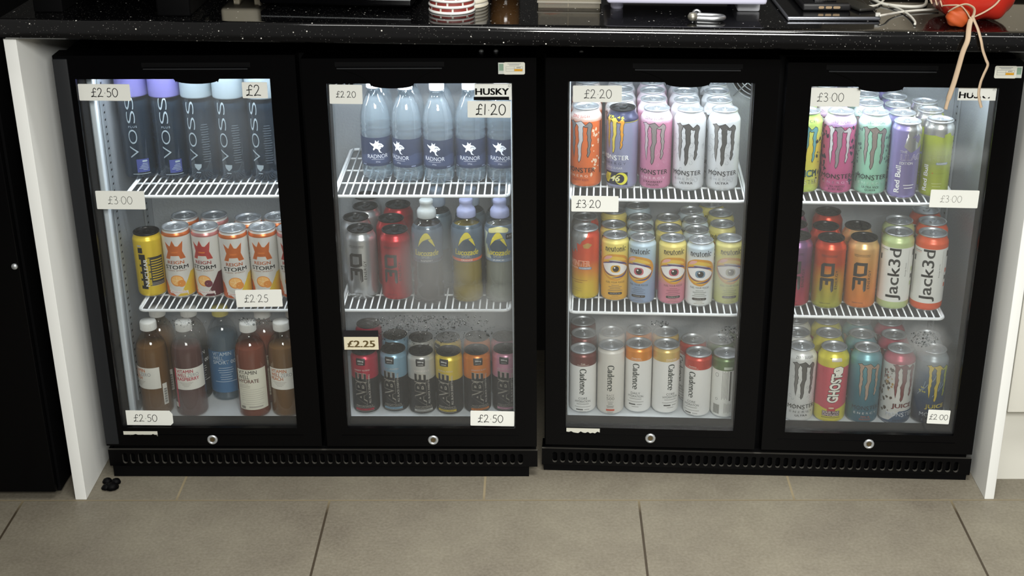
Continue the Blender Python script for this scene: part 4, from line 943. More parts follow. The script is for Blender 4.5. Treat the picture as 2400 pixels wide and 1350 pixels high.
cooler('L', 'left black two-door glass-fronted bottle cooler, beside the left end board', [
    dict(gz=.8625, zt=.908, x0=-.0035, x1=.4530, g0=.0345, g1=.4030, bc=.2655, hx=.2655, lock=.2227, lz=.0850, edge=1, residue=(.0720, .0990, .072), haze=.028,
         fog=[(.195, .335, .070, .045, .15), (.335, .352, .10, .03, .10), (.16, .150, .12, .07, .06), (.31, .75, .10, .13, .06)], drops=[(11, .19, .352, .045, .010, 60), (1, .335, .356, .035, .010, 80)]),
    dict(gz=.8525, x0=.4640, x1=.9045, g0=.5090, g1=.8600, bc=.6335, hx=.6296, lock=.6875, lz=.0852, badge=(.8229, .8337, 0), energy=(.8592, .8812, 0), haze=.045,
         fog=[(.69, .46, .10, .12, .20), (.69, .355, .17, .035, .20), (.80, .37, .085, .075, .22), (.77, .315, .12, .035, .16), (.70, .80, .20, .10, .05)], drops=[(3, .665, .352, .105, .017, 620), (5, .67, .324, .095, .022, 230), (6, .76, .34, .06, .03, 110)])])
cooler('R', 'right black two-door glass-fronted bottle cooler, beside the right end board', [
    dict(gz=.8580, zt=.9035, x0=.0040, x1=.4420, g0=.0465, g1=.3970, bc=.2710, hx=.2702, lock=.2244, lz=.0905, residue=(.0830, .1050, .070), haze=.040,
         fog=[(.14, .330, .07, .040, .24), (.225, .335, .04, .045, .22), (.362, .46, .032, .10, .26), (.345, .325, .06, .040, .18), (.20, .352, .12, .014, .14)], drops=[(4, .235, .352, .020, .007, 70), (14, .375, .33, .02, .02, 90)]),
    dict(gz=.8525, zt=.898, x0=.4565, x1=.8905, g0=.5025, g1=.8475, bc=.6297, hx=.6297, lock=.6773, lz=.0895, badge=(.8105, .8385, 1), energy=(.8590, .8830, 1), haze=.048,
         fog=[(.770, .318, .055, .050, .38), (.755, .27, .085, .07, .16), (.79, .715, .08, .032, .12), (.62, .35, .16, .05, .07)], drops=[(6, .765, .330, .030, .018, 130)])])  # the patch high on this pane paints a reflection streak
# strip lamps behind the door headers
COOL = (.86, .93, 1.0)
for k, xx, p in (('L', .24, 3.0), ('L', .66, 4.4), ('R', .24, 4.0), ('R', .66, 4.0)):
    if 1:
        o = area('cooler_strip_lamp', (0, 0, 0), (0, 0, 0), .36, .018, p*.5, COOL); o.matrix_world = FR[k] @ Matrix.Translation((xx, .085, .879)) @ Matrix.Rotation(rad(10), 4, 'X')

# ------------------------------------------------------------------ wire shelves
def shelf(key, lev, x0, x1, label):
    z = SHZ[(key, lev)]; root = empty('wire_shelf', label, 'shelf', 'wire shelves in the coolers'); root.matrix_world = FR[key]
    y0, y1, rr, c = .0745, .3760, .0034, .014; P_ = []
    for cx, cy, a0 in ((x1-c, y1-c, 0), (x0+c, y1-c, 90), (x0+c, y0+c, 180), (x1-c, y0+c, 270)):
        for k in range(5): a = rad(a0+22.5*k); P_.append((cx+c*math.cos(a), cy+c*math.sin(a), z-.0046))
    f = MB(); f.tube(P_, rr, WIRE, 8, closed=True); f.build('rim', root)
    w = MB(); n = int((x1-x0-.012)/.0137)
    for i in range(n+1): x = x0+.006+(x1-x0-.012)*i/n; w.tube([(x, y0, z-.0017), (x, y1, z-.0017)], .0017, WIRE, 6)
    for y in (.155, .235, .315): w.tube([(x0, y, z-.0055), (x1, y, z-.0055)], .0022, WIRE, 6)
    w.build('wires', root)
    return root
for key, x0, x1, nm in (('L', .0775, .4300, 'first'), ('L', .4970, .8490, 'second'), ('R', .0500, .4050, 'third'), ('R', .4700, .8190, 'fourth')):
    for lev, ln in (('t', 'upper'), ('m', 'lower')):
        shelf(key, lev, x0, x1, '%s white wire shelf behind the %s cooler door from the left' % (ln, nm))
# ------------------------------------------------------------------ stock on the shelves
ROWS = ['front row', 'second row', 'third row', 'fourth row']
DOOR = {1: 'first', 2: 'second', 3: 'third', 4: 'fourth'}
LEV = {'t': 'top', 'm': 'middle', 'b': 'bottom'}
def place(o, key, lev, x, y, phi):
    p = FR[key] @ Vector((x, y, SHZ[(key, lev)]+.0002))
    al = math.atan2(p.x-CAM.x, p.y-CAM.y)           # how far off to the side the shelf spot stands
    o.matrix_world = Matrix.Translation(p) @ Matrix.Rotation(rad(phi)-(-al if False else al), 4, 'Z')
def stock(key, door, lev, make, look, pts, phi=0, group=None):
    g = group or '%s on the %s shelf, %s door' % ('cans' if not isinstance(make, Bottle) else 'bottles', LEV[lev], DOOR[door])
    first = None
    for i, (x, y) in enumerate(pts):
        lb = '%s, %s, %s shelf, %s door' % (look, ROWS[i], LEV[lev], DOOR[door])
        if first is None: first = make.build(lb, g); o = first
        else: o = dup(first, lb)
        place(o, key, lev, x, y, phi if i == 0 else phi+random.Random(int(x*1e4)).choice((-35, -12, 8, 20, 40)))
    return first
ORG, YEL = P('#d9622c'), P('#e3bf3a')
# door 1
v1, v2 = voss(True), voss(False)
VG = 'tall clear water bottles on the top shelf, first door'
a = stock('L', 1, 't', v1, 'tall clear bottle with lilac cap at far left', [(.082, .196), (.0874, .263)], -6, VG)
def more(proto, key, lev, door, look, pts, phi):
    for i, (x, y) in enumerate(pts):
        o = dup(proto, '%s, %s, %s shelf, %s door' % (look, ROWS[i], LEV[lev], DOOR[door])); place(o, key, lev, x, y, phi+(0 if i == 0 else 25*(-1)**i))
more(a, 'L', 't', 1, 'tall clear bottle with lilac cap, second from left', [(.1501, .1925), (.1542, .2601)], -4)
a = stock('L', 1, 't', v2, 'tall clear bottle with grey cap in the middle', [(.2168, .1861), (.2207, .254)], -22, VG)
more(a, 'L', 't', 1, 'tall clear bottle with grey cap, second from right', [(.2833, .1799), (.2872, .2479)], -25)
more(a, 'L', 't', 1, 'tall clear bottle with grey cap at far right', [(.3499, .178), (.354, .246)], -27)
stock('L', 1, 'm', nuclear(), 'yellow can with black side print and black lid', [(.0885, .156)], 0)
ro = reign('drink_can', P('#c9682c'), P('#d2713a', .3, .5), P('#e3bf36'), paint('#d98a35'))
rr_ = reign('drink_can', P('#b8403c'), P('#c98480', .3, .5), P('#5a1726'), paint('#6a1f33'))
a = stock('L', 1, 'm', ro, 'white can with orange crown beside the yellow can', [(.152, .150), (.157, .213)], -16)
more(a, 'L', 'm', 1, 'white can with orange crown right of the maroon one', [(.274, .138), (.295, .200)], -8)
more(a, 'L', 'm', 1, 'white can with orange crown above the price card', [(.3345, .146), (.3555, .208)], -14)
b_ = stock('L', 1, 'm', rr_, 'white can with red crown and maroon corner', [(.214, .1495), (.220, .214)], -25)
more(b_, 'L', 'm', 1, 'white can with red crown at the far right', [(.395, .142)], -15)
vp = vitamin('peach'); VB = 'soft drink bottles on the bottom shelf, first door'
a = stock('L', 1, 'b', vp, 'amber drink bottle with white cap at far left', [(.0798, .121), (.0817, .190)], -42, VB)
more(a, 'L', 'b', 1, 'amber drink bottle with white cap at far right', [(.3635, .1195), (.3794, .187)], -4)
stock('L', 1, 'b', vitamin('rasp'), 'dusky pink drink bottle with red lettering', [(.156, .118)], 6, VB)
stock('L', 1, 'b', vitamin('hydrate'), 'red drink bottle with long cream label', [(.2935, .114), (.3116, .183)], -3, VB)
stock('L', 1, 'b', vitamin('sport'), 'clear bottle with blue label and yellow cap', [(.2176, .1935)], 0, VB)
stock('L', 1, 'b', vitamin('black'), 'black-labelled bottle behind the dusky pink one', [(.1497, .191)], 20, VB)
# door 2
rd = radnor(); RG = 'small still water bottles on the top shelf, second door'; pos = ['at far left', 'second from left', 'in the middle', 'second from right', 'at far right']
RP = [[(.577, .179), (.580, .245)], [(.6412, .168), (.644, .236)], [(.7055, .160), (.708, .229)], [(.7705, .165), (.772, .233)], [(.835, .163), (.832, .231)]]
a = stock('L', 2, 't', rd, 'blue-labelled water bottle '+pos[0], RP[0], 3, RG)
for q, ph in zip((1, 2, 3, 4), (-35, -18, -4, -9)): more(a, 'L', 't', 2, 'blue-labelled water bottle '+pos[q], RP[q], ph)
stock('L', 2, 'm', threed('drink_can', '#c9cbcc', .8), 'silver can with upright black lettering and black lid', [(.5385, .1465), (.5218, .2122), (.5344, .2785), (.529, .344)], -14)
stock('L', 2, 'm', threed('drink_can', '#b3262c'), 'red can with upright black lettering and black lid', [(.611, .1402), (.597, .205), (.604, .289)], -12)
LG = 'sports drink bottles on the middle shelf, second door'
stock('L', 2, 'm', lucozade('rasp'), 'dark sports bottle with pale cap behind fogged glass', [(.6797, .125)], -6, LG)
stock('L', 2, 'm', lucozade('orange'), 'yellow sports bottle with orange band and lilac cap', [(.7607, .129)], -2, LG)
stock('L', 2, 'm', lucozade('juice'), 'cloudy sports bottle with green-grey print and lilac cap', [(.8295, .128)], -8, LG)
lp = lucozade('plain'); a = stock('L', 2, 'm', lp, 'grey-blue sports bottle behind the dark one', [(.694, .195)], 0, LG)
a['label'] = 'grey-blue sports bottle behind the dark one, second row, middle shelf, second door'
for (x, y), s_ in zip([(.7655, .199), (.8295, .197)], ('behind the yellow one', 'behind the cloudy one')):
    o = dup(a, 'grey-blue sports bottle %s, second row, middle shelf, second door' % s_); place(o, 'L', 'm', x, y, 10)
for nm, col, fl, pts, ph in (('red', '#b3203c', 'CHERRY SLUSHIE', [(.5346, .1282), (.5297, .2605)], -10), ('pale blue', '#7fa3b8', 'BLUE LAGOON', [(.597, .135), (.5947, .2043)], -12), ('pale grey', '#bdbcb6', 'SWIZZLE', [(.657, .1247), (.6521, .1918)], 4), ('yellow', '#d6bb3c', 'TROPICAL MANGO', [(.7165, .123), (.7109, .1899)], -15), ('orange', '#d07a2a', 'ORANGE BURST', [(.776, .1295), (.7744, .1943)], 13), ('pink', '#c48aa0', 'CANDY KRUSH', [(.838, .1346), (.834, .195)], 0)):
    stock('L', 2, 'b', abe('drink_can', col, fl), 'black slim can with %s top' % nm, pts, ph)
# door 3
ya = [.158, .2232, .2884, .3498]
mo = monster('drink_can', P('#d2672e'), (P('#7d7c7e'), P('#c4c2c2'), P('#77706c')), K, K, P('#e6c9b0'), [('PEACHY KEEN', .034, P('#a23a22'))], grad([(.141, '#d9a08a'), (.150, '#d8c8c0'), (.167, '#dcd6d2')]), 'ZERO SUGAR', P('#b33a2a'), extra=ex_orange)
stock('R', 3, 't', mo, 'orange can with silver claw mark', [(.0795, y) for y in ya], -20)
vr = monster('drink_can', P('#8b8da8', .34, .35), (P('#b99a3c'), P('#d9c24a'), P('#dc9a2e')), K, WH, P('#5d5f74'), [('ZERO SUGAR', .036, P('#d5d5dc'))], P('#262a48'), 'VR 46', P('#d8d23c'), lid=BLKLID, extra=ex_46, u=-.004, wv=.0685, ev=.0560, lv=.0465, ck=.86, cv=.686)
wm = monster('drink_can', P('#c6c8ca', .36, .2), SIL, K, P('#3a3a3c'), P('#b4b5b8'), [('ULTRA', .026, P('#2a2a2c'))], None, 'ZERO SUGAR', P('#8f9094'), extra=ex_ghostly)
stock('R', 3, 't', vr, 'slate-blue can with yellow claw mark and black lid', [(.1532, .153)], -22)
ws = stock('R', 3, 't', wm, 'plain white can with grey claw, second column from right', [(.2885, .1465), (.284, .2117), (.2835, .2769), (.284, .3421)], -6)
for i, y in enumerate((.2185, .2837, .3489)): place(dup(ws, 'plain white can behind the slate-blue one, %s, top shelf, third door' % ROWS[i+1]), 'R', 't', .150, y, -30+20*i)
pkc = monster('drink_can', P('#c07a98'), (P('#b9a9ad'), P('#857d7c'), P('#9c9190')), K, K, P('#dcb9c6'), [('STRAWBERRY', .040, P('#4a2733')), ('DREAMS', .024, P('#4a2733'))], grad([(.141, '#c892ab'), (.152, '#dfc9d6'), (.167, '#e3dce2')]), 'ZERO SUGAR', P('#5d4a55'), extra=swirl(random.Random(8), P('#d3a0b6'), 30, .02, .14))
stock('R', 3, 't', pkc, 'pink can with silver claw mark', [(.2215, .151), (.2165, .2162), (.216, .2814), (.2165, .346)], -8)
more(ws, 'R', 't', 3, 'plain white can with grey claw, far right column', [(.3570, .1475), (.3505, .2127), (.350, .2779), (.3505, .3431)], 2)
stock('R', 3, 'm', redbull('drink_can', grad([(0, '#d9c23a'), (.040, '#ddb93a'), (.066, '#dd8f34'), (.090, '#d8552c'), (.156, '#d2442a')], .32, .35), ex_rb_orange), 'slim orange-to-yellow can with silver shoulder', [(.082, .153), (.0795, .2175)], -24)
NP = dict(y=('slim yellow can with amber eye', grad([(0, '#e0a93c'), (.06, '#e6b344'), (.12, '#e6cf62'), (.1435, '#e8d880')], .4, .1), paint('#d9a52c'), K, [(.1438, .1472), (.14, .208), (.141, .293)], 3),
          b=('slim pale blue can with pink eye', grad([(0, '#8597b4'), (.06, '#8fa3bd'), (.12, '#a9c0cf'), (.1435, '#bccdd6')], .4, .1), paint('#c05a66'), P('#6d7d92'), [(.2002, .1348), (.1978, .193), (.1977, .251), (.193, .327)], -13),
          p=('slim yellow-to-pink can with pink eye', grad([(0, '#cc7f93'), (.045, '#cf8290'), (.085, '#dfc06a'), (.1435, '#e3d47a')], .4, .1), paint('#c0566a'), P('#9a5a6c'), [(.2629, .134), (.2576, .192), (.2578, .2533)], 9),
          w=('slim white can with blue eye', grad([(0, '#dcdfdc'), (.11, '#d9dcdb'), (.125, '#bccbd4'), (.1435, '#c3d0d8')], .4, .1), paint('#6f8a9e'), P('#8a8f8a'), [(.3201, .1258), (.3147, .1834), (.3146, .2412), (.3085, .30)], 3),
          l=('slim lime can with grey eye', grad([(0, '#c3c86c'), (.08, '#cfcf74'), (.12, '#d9cc62'), (.1435, '#dfd78a')], .4, .1), paint('#a4a08c'), P('#8f9455'), [(.3795, .1385), (.3705, .220), (.372, .286), (.355, .343)], 12))
for k in 'ybpwl': lk_, gm_, ir, pl, pts, ph = NP[k]; stock('R', 3, 'm', neutonic('drink_can', gm_, ir, pl), lk_, pts, ph)
for nm, h, top, fl, kd, bk, pts, ph, bs in (('tall white can with brown top', .146, '#6d3430', 'Cola', 'CORE', 0, [(.080, .1235), (.0806, .2007), (.077, .2626)], 0, '#e3e2de'), ('tall plain off-white can without a coloured top', .158, None, None, 'RACE', 0, [(.140, .119), (.1407, .1865)], 0, '#d3cfc6'), ('tall white can with orange top', .158, '#e08a28', 'Orange Soda', 'DAILY', 0, [(.1991, .130), (.2002, .1975)], -10, '#e3e2de'), ('tall white can with straw-yellow top', .158, '#d3b468', 'Citrus Soda', 'CORE', 0, [(.2584, .1285), (.2581, .1911)], 24, '#e3e2de'), ('tall white can with red top', .146, '#c23a26', 'Strawberry', 'CORE', 0, [(.3262, .1178), (.3177, .1812)], -24, '#e3e2de'), ('tall white can with green top, back turned', .146, '#647a4e', None, 'CORE', 1, [(.3845, .116), (.3769, .1824), (.428, .2343)], 0, '#e0e0da')):
    stock('R', 3, 'b', cadence('drink_can', h, top, fl, kd, bk, bs), nm, pts, ph)
# door 4
yb = [.1415, .2067, .2719, .337]
stock('R', 4, 't', monster('drink_can', grad([(0, '#a9c05a'), (.05, '#c9c24a'), (.10, '#d9c23c'), (.135, '#b9cf6a'), (.167, '#a8cf6c')]), (P('#5f9a9c'), P('#4f8788'), P('#5f9a9c')), K, K, P('#8fae4a'), [], None, 'PUNCH', P('#3d5a35'), extra=ex_punch, wv=.0265, ev=0, wordc=P('#cfd3a0')), 'yellow-green can with teal claw at far left', [(.5190, y) for y in yb], 4)
stock('R', 4, 't', monster('drink_can', P('#b8527f'), (P('#d6d3d6'), P('#8a8587'), P('#c2babd')), K, K, P('#d9a3bf'), [('ULTRA FANTASY', .036, P('#5a1f3d')), ('RUBY RED', .026, P('#5a1f3d'))], grad([(.136, '#b074b8'), (.150, '#cfb4dc'), (.167, '#ddd2e6')]), 'ZERO SUGAR', P('#5a3a66'), extra=ex_ruby), 'magenta can with silver claw mark', [(.5855, .1398), (.580, .206), (.5802, .2721), (.5807, .3385)], 2)
stock('R', 4, 't', monster('drink_can', P('#8fc4a8'), (P('#9a918c'), P('#857870'), P('#7f7772')), K, P('#22362f'), P('#b9dcc8'), [('ULTRA VICE', .032, P('#22362f')), ('GUAVA', .020, P('#22362f'))], grad([(.136, '#9ccab4'), (.150, '#bfdccf'), (.167, '#d6e4dd')]), 'ZERO SUGAR', P('#4a6a5c'), extra=ex_mint), 'mint green can with silver claw mark', [(.653, .1368), (.6529, .2032), (.6556, .2695), (.6541, .3359)], 4)
ROWS.append('rearmost row')
stock('R', 4, 't', redbull('drink_can', P('#8278a8', .32, .4), ex_lila), 'slim lilac can with silver shoulder', [(.712, .1119), (.7125, .1697), (.7133, .2275), (.7178, .2851), (.7159, .3429)], 4)
stock('R', 4, 't', redbull('drink_can', P('#a9b53c', .32, .4), ex_green), 'slim lime green can with silver band', [(.777, .1235), (.7715, .190), (.772, .2516)], 0)
stock('R', 4, 'm', threed('drink_can', grad([(0, '#b3283c'), (.05, '#a83a58'), (.10, '#7a4a72'), (.152, '#8d6a94')], .28, .55)), 'purple-to-red can with upright lettering at far left', [(.5189, .1377), (.5194, .2041), (.522, .27)], 6)
stock('R', 4, 'm', threed('drink_can', grad([(0, '#a3a838'), (.045, '#b8a838'), (.07, '#cf9a2c'), (.10, '#c9501e'), (.152, '#cf3a22')], .28, .5)), 'red-to-green can with upright lettering and black lid', [(.586, .1293), (.5841, .1946), (.6005, .2824)], 7)
stock('R', 4, 'm', threed('drink_can', grad([(0, '#d9762a'), (.05, '#dd8a3c'), (.12, '#dda45c'), (.152, '#e3bd84')], .28, .4)), 'pale orange can with upright lettering and black lid', [(.6538, .1343), (.6509, .1997)], 7)
stock('R', 4, 'm', jack('drink_can', '#b7c78c'), 'white-labelled can with pale green ends', [(.722, .1329), (.734, .1981)], 2)
stock('R', 4, 'm', jack('drink_can', '#dd5f38'), 'white-labelled can with orange-red ends', [(.79, .129), (.8025, .195), (.802, .262)], 2)
ul = monster('drink_can', P('#d5d6d3', .38, .2), SIL, K, P('#33332f'), P('#9a9b98'), [('ULTRA', .026, P('#2a2a2c'))], None, 'ZERO SUGAR', P('#6f706c'), extra=ex_ghostly, r=.0328, h=.170)
stock('R', 4, 'b', ul, 'white can with grey claw at far left', [(.541, .1087), (.5398, .1751), (.5448, .2413)], 16)
stock('R', 4, 'b', ghost(), 'pink can with yellow top and bottom', [(.6085, .1087), (.6062, .1751), (.6112, .2413)], 8)
stock('R', 4, 'b', monster('drink_can', grad([(0, '#2f5f74'), (.08, '#35707e'), (.145, '#5f97a0'), (.170, '#7fa9b0')]), (P('#b39a86'), P('#a8917e'), P('#b39a86')), P('#22313a'), P('#1d3540'), P('#d0d8d8'), [('FIESTA', .018, P('#b3592a')), ('MANGO', .024, P('#b3592a'))], None, None, r=.0330, h=.170), 'teal can with beige claw mark', [(.677, .108), (.676, .1744), (.679, .2407)], 16)
stock('R', 4, 'b', monster('drink_can', P('#d9d8d2'), (P('#7d2a2a'), P('#7a3030'), P('#7d2a2a')), P('#3a1517'), WH, P('#d9d8d2'), [('PIPELINE', .030, P('#1d3148'))], P('#b3475a'), None, word='MONSTER', wordc=P('#dfe4ea'), extra=ex_juice, wv=.0275, ev=0, lv=.0130, r=.0330, h=.169, u=.004), 'white can with dark red claw and pink top', [(.746, .108), (.745, .1755), (.748, .242)], 18)
stock('R', 4, 'b', monster('drink_can', grad([(0, '#161c2e'), (.05, '#243a58'), (.12, '#33556f'), (.145, '#8a9499'), (.170, '#9aa3a6')]), (P('#d9bf3a'), P('#d9bf3a'), P('#a9b53c')), K, WH, P('#a9b3bf'), [], None, None, extra=ex_jblue, wv=.0275, ev=.0140, r=.0330, h=.169, wordc=P('#dfe4ea'), u=.003), 'dark blue can with yellow claw mark', [(.815, .109), (.8155, .1757)], 22)
# ------------------------------------------------------------------ price cards on the door glass
def card(key, text, cx, cz, w, h, tilt, label, tx=0, th=.0165, ink=INK, pen=.075, y=.0078, clip=False, printed=False):
    b = MB()
    if printed:
        b.box(-w/2, w/2, -.0006, .0006, -h/2, h/2, paint('#17161c', .35)); b.box(-w/2+.0005, w/2-.0005, -.0012, -.0006, -h/2+.002, h*.18, paint('#d6cfb4', .6))
        dec_flat(b, T(text, w*.80, h*.34, bold=.06), 0, -h*.16, -.0015, paint('#8c7a52', .6))
    else:
        n = 10; P_ = rrect(w, h, .0018); 
        if clip: P_ = [(-w/2, -h/2), (w/2-.006, -h/2), (w/2, -h/2+.006), (w/2, h/2-.008), (w/2-.006, h/2), (-w/2, h/2)]
        b.prism([P_], -.0004, .0004, CARD)
        dec_flat(b, hand(text, th, pen), tx, 0, -.0007, ink)
    o = b.build('price_card'); tag(o, label, 'price card', 'price cards on the cooler doors')
    o.matrix_world = FR[key] @ Matrix.Translation((cx, y-(.001 if not printed else .0015), cz)) @ Matrix.Rotation(rad(-tilt), 4, 'Y')
    return o
PENC = paint('#4a4a48', .6)
card('L', '£2.50', .0846, .8350, .0985, .0325, -.6, 'handwritten £2.50 card at the top left of the first door', 0, .0175, pen=.085)
card('L', '£2', .3716, .8385, .0480, .0312, -.5, 'handwritten £2 card at the top right of the first door', -.003, .0215, pen=.075)
card('L', '£3.00', .0896, .6177, .0960, .0380, -.5, 'handwritten £3.00 card beside the upper shelf of the first door', -.001, .0165, PENC, .055)
card('L', '£2.25', .3452, .4070, .0935, .0375, .9, 'handwritten £2.25 card over the lower shelf of the first door', -.006, .0165, pen=.065)
card('L', '£2.50', .0931, .1325, .0980, .0345, -.5, 'handwritten £2.50 card at the bottom left of the first door', -.009, .0170, pen=.07, clip=True)
card('L', '£2.20', .5439, .8300, .0625, .0375, -1, 'handwritten £2.20 card at the top left of the second door', 0, .0125, pen=.085)
card('L', '£1.20', .8148, .8000, .0820, .0325, -.5, 'handwritten £1.20 card under the badge of the second door', .003, .0215, pen=.085, y=.0070)
card('L', '£2.25', .5468, .3133, .0712, .0450, 0, 'printed £2.25 label with dark top edge on the second door', printed=True)
card('L', '£2.50', .8120, .1325, .0915, .0350, -1.2, 'handwritten £2.50 card at the bottom right of the second door', -.004, .0180, pen=.075)
card('R', '£2.20', .1020, .8325, .0930, .0325, .5, 'handwritten £2.20 card at the top left of the third door', .001, .0175, P('#3a3a3a'), .07)
card('R', '£3.20', .1006, .6099, .0925, .0330, 0, 'handwritten £3.20 card beside the upper shelf of the third door', -.013, .0165, pen=.075)
card('R', '£3.00', .5482, .8302, .0935, .0368, .3, 'handwritten £3.00 card at the top left of the fourth door', -.008, .0170, pen=.06)
card('R', '£3.00', .7919, .6302, .0920, .0360, -.5, 'handwritten £3.00 card at the right of the fourth door', -.006, .0140, P('#8a8a86'), .055)
card('R', '£2.00', .8145, .1530, .0450, .0320, -1.5, 'handwritten £2.00 card at the bottom right of the fourth door', 0, .0125, pen=.075)

# ------------------------------------------------------------------ things on the worktop
def onto(o, x, y, rz=0, dz=0):
    o.matrix_world = Matrix.Translation(ct(x, y, dz)) @ Matrix.Rotation(math.atan(.0145), 4, 'Y') @ Matrix.Rotation(rad(rz), 4, 'Z'); return o
# big black appliance on two feet, far left
r = empty('black_appliance', 'large black appliance on block feet at the left end of the worktop', 'appliance')
b = MB(); b.box(-.02, .300, .052, .40, .03, .24, BLACK, .004); b.build('housing', r)
b = MB(); b.box(.0, .054, .0, .30, .0, .26, MATT, .003); b.build('foot', r); b = MB(); b.box(.232, .294, -.022, .30, .0, .26, MATT, .004); b.build('foot', r)
onto(r, -.9185, -.037, -1)
r = empty('cream_machine', 'cream machine base on a short stand behind the black appliance', 'machine')
b = MB(); b.box(-.022, .055, -.02, .25, .017, .16, paint('#cfc8b2', .4), .008); b.build('housing', r); b = MB(); b.box(.0, .012, .0, .2, .0, .018, paint('#b9b098', .5), .002); b.build('stand', r); b = MB(); b.box(.040, .052, .0, .2, .0, .018, paint('#b9b098', .5), .002); b.build('stand', r)
onto(r, -.578, .085, -2)
r = empty('black_machine', 'wide glossy black machine left of the paper cups', 'machine')
b = MB(); b.box(0, .285, 0, .26, .008, .15, BLACK, .004); b.build('housing', r); b = MB(); b.box(.002, .283, -.0016, .0, .020, .0212, SILVER); b.build('highlight_strip', r)  # silver strip stands in for a highlight along the lower front edge
b = MB(); b.box(.02, .26, .03, .22, .0, .008, MATT); b.build('base', r)
onto(r, -.514, .013, -4.5)
# stacked paper cups, rims down
def cup(band, lab, grp, wall):
    r = empty('paper_cup', lab, 'cup', grp); b = MB()
    b.lathe([(.0405, .001), (.0425, .0), (.0436, .0018), (.0428, .0042), (.0410, .0048)], WH if wall else paint('#d6d0bd', .5), 40)
    b.build('rim', r)
    b = MB(); b.lathe([(.0412, .004), (.0385, .03), (.0330, .088), (.0315, .090), (0, .088)], paint('#e8e4da', .5), 40)
    R = interp([(.0412, .004), (.0385, .03), (.0330, .088)])
    if band:
        rr = random.Random(band); a = 0
        for k in range(9):
            w = rr.uniform(.018, .036); dec(b, rect(w, .0058), -.125+a+w/2, .0080, paint('#8e3a34', .5), 0, R, .0002); a += w+.0035
    b.build('cup_wall', r); return r
cw = ['bottom', 'second', 'third', 'fourth', 'fifth']
c0 = cup(4, 'white paper cup with red band, bottom of the front stack', 'paper cups in the front stack', 1); onto(c0, -.1570, .0055, 8)
for k in range(1, 5): onto(dup(c0, 'white paper cup with red band, %s from bottom of the front stack' % cw[k]), -.1570, .0055, 8+(-13, 9, -21, 15)[k-1], .0107*k)
c1 = cup(0, 'plain cream paper cup, bottom of the rear stack', 'paper cups in the rear stack', 0); onto(c1, -.1345, .054, 0)
for k in range(1, 5): onto(dup(c1, 'plain cream paper cup, %s from bottom of the rear stack' % cw[k]), -.1345, .054, 20*k, .0085*k)
r = empty('jar', 'glass jar of brown powder behind the paper cups', 'jar'); b = MB(); b.lathe([(0, 0), (.027, .0), (.030, .003), (.030, .085), (.024, .095), (.024, .10)], clear('#e9e4da', .2, .05, edge=.35), 32); b.build('glass_body', r)
b = MB(); b.lathe([(0, .003), (.028, .003), (.028, .075), (0, .078)], paint('#8a6434', .7), 28); b.build('powder', r); b = MB(); b.lathe([(0, .098), (.026, .098), (.026, .115), (0, .116)], BLACK, 28); b.build('lid', r); onto(r, -.0625, .128)
# clear tray with two compartments
r = empty('clear_tray', 'clear plastic tray with two compartments right of the cups', 'tray'); cp = liquid('#cfcabf', .20, '#eeebe2')
b = MB(); b.box(0, .1145, 0, .09, 0, .002, cp); b.box(0, .1145, 0, .002, 0, .05, cp); b.box(0, .1145, .088, .09, 0, .05, cp); b.box(0, .002, 0, .09, 0, .05, cp); b.box(.1125, .1145, 0, .09, 0, .05, cp); b.box(-.002, .1165, -.002, .092, .0095, .0125, liquid('#d8d4c8', .45)); b.build('box', r)
b = MB(); b.box(.0545, .0565, .002, .088, .002, .048, liquid('#d8d4c8', .6)); b.build('divider', r); onto(r, .0020, .030, -2)
SG = 'orange sachets in the clear tray'
for k, (x, y, a) in enumerate(((.030, .050, 12), (.031, .054, -18), (.029, .057, 40))):
    b = MB(); b.box(-.020, .020, -.018, .018, 0, .007, paint('#c9612a', .35), .003); o = b.build('sachet'); tag(o, 'orange sachet in the clear tray, %s of its pile' % ('bottom', 'middle', 'top')[k], 'sachet', SG); onto(o, x, y+.015, a, .0025+.0075*k)
b = MB(); b.tube([(-.018, 0, .004), (-.006, 0, .004), (.006, .004, .005), (.018, .010, .006)], [.003, .003, .005, .006], WH, 8, flat=.5); o = b.build('plastic_spoon'); tag(o, 'white plastic scoop in the right half of the clear tray', 'scoop'); onto(o, .086, .062, 20, .002)
# white flat scale on feet
r = empty('white_scale', 'flat white weighing scale on round feet in the middle of the worktop', 'scale'); wp = paint('#d9d9ee', .3)  # bluish tint puts the purplish light on the scale into its colour
b = MB(); b.box(0, .287, 0, .21, .0265, .0460, wp, .006); b.build('body', r)
b = MB(); b.box(.010, .277, .01, .2, .0462, .0500, paint('#c9cbe0', .2), .0015); b.build('platform', r)
for x, y in ((.022, .088), (.262, .088), (.022, .19), (.25, .19)): b = MB(); b.lathe([(0, 0), (.011, 0), (.012, .004), (.012, .027), (0, .027)], wp, 18, (x, y)); b.build('foot', r)
b = MB(); b.box(.242, .284, .066, .14, .0, .027, paint('#d4d6dc', .4), .004); b.build('battery_box', r)
onto(r, .1245, -.054, -1)
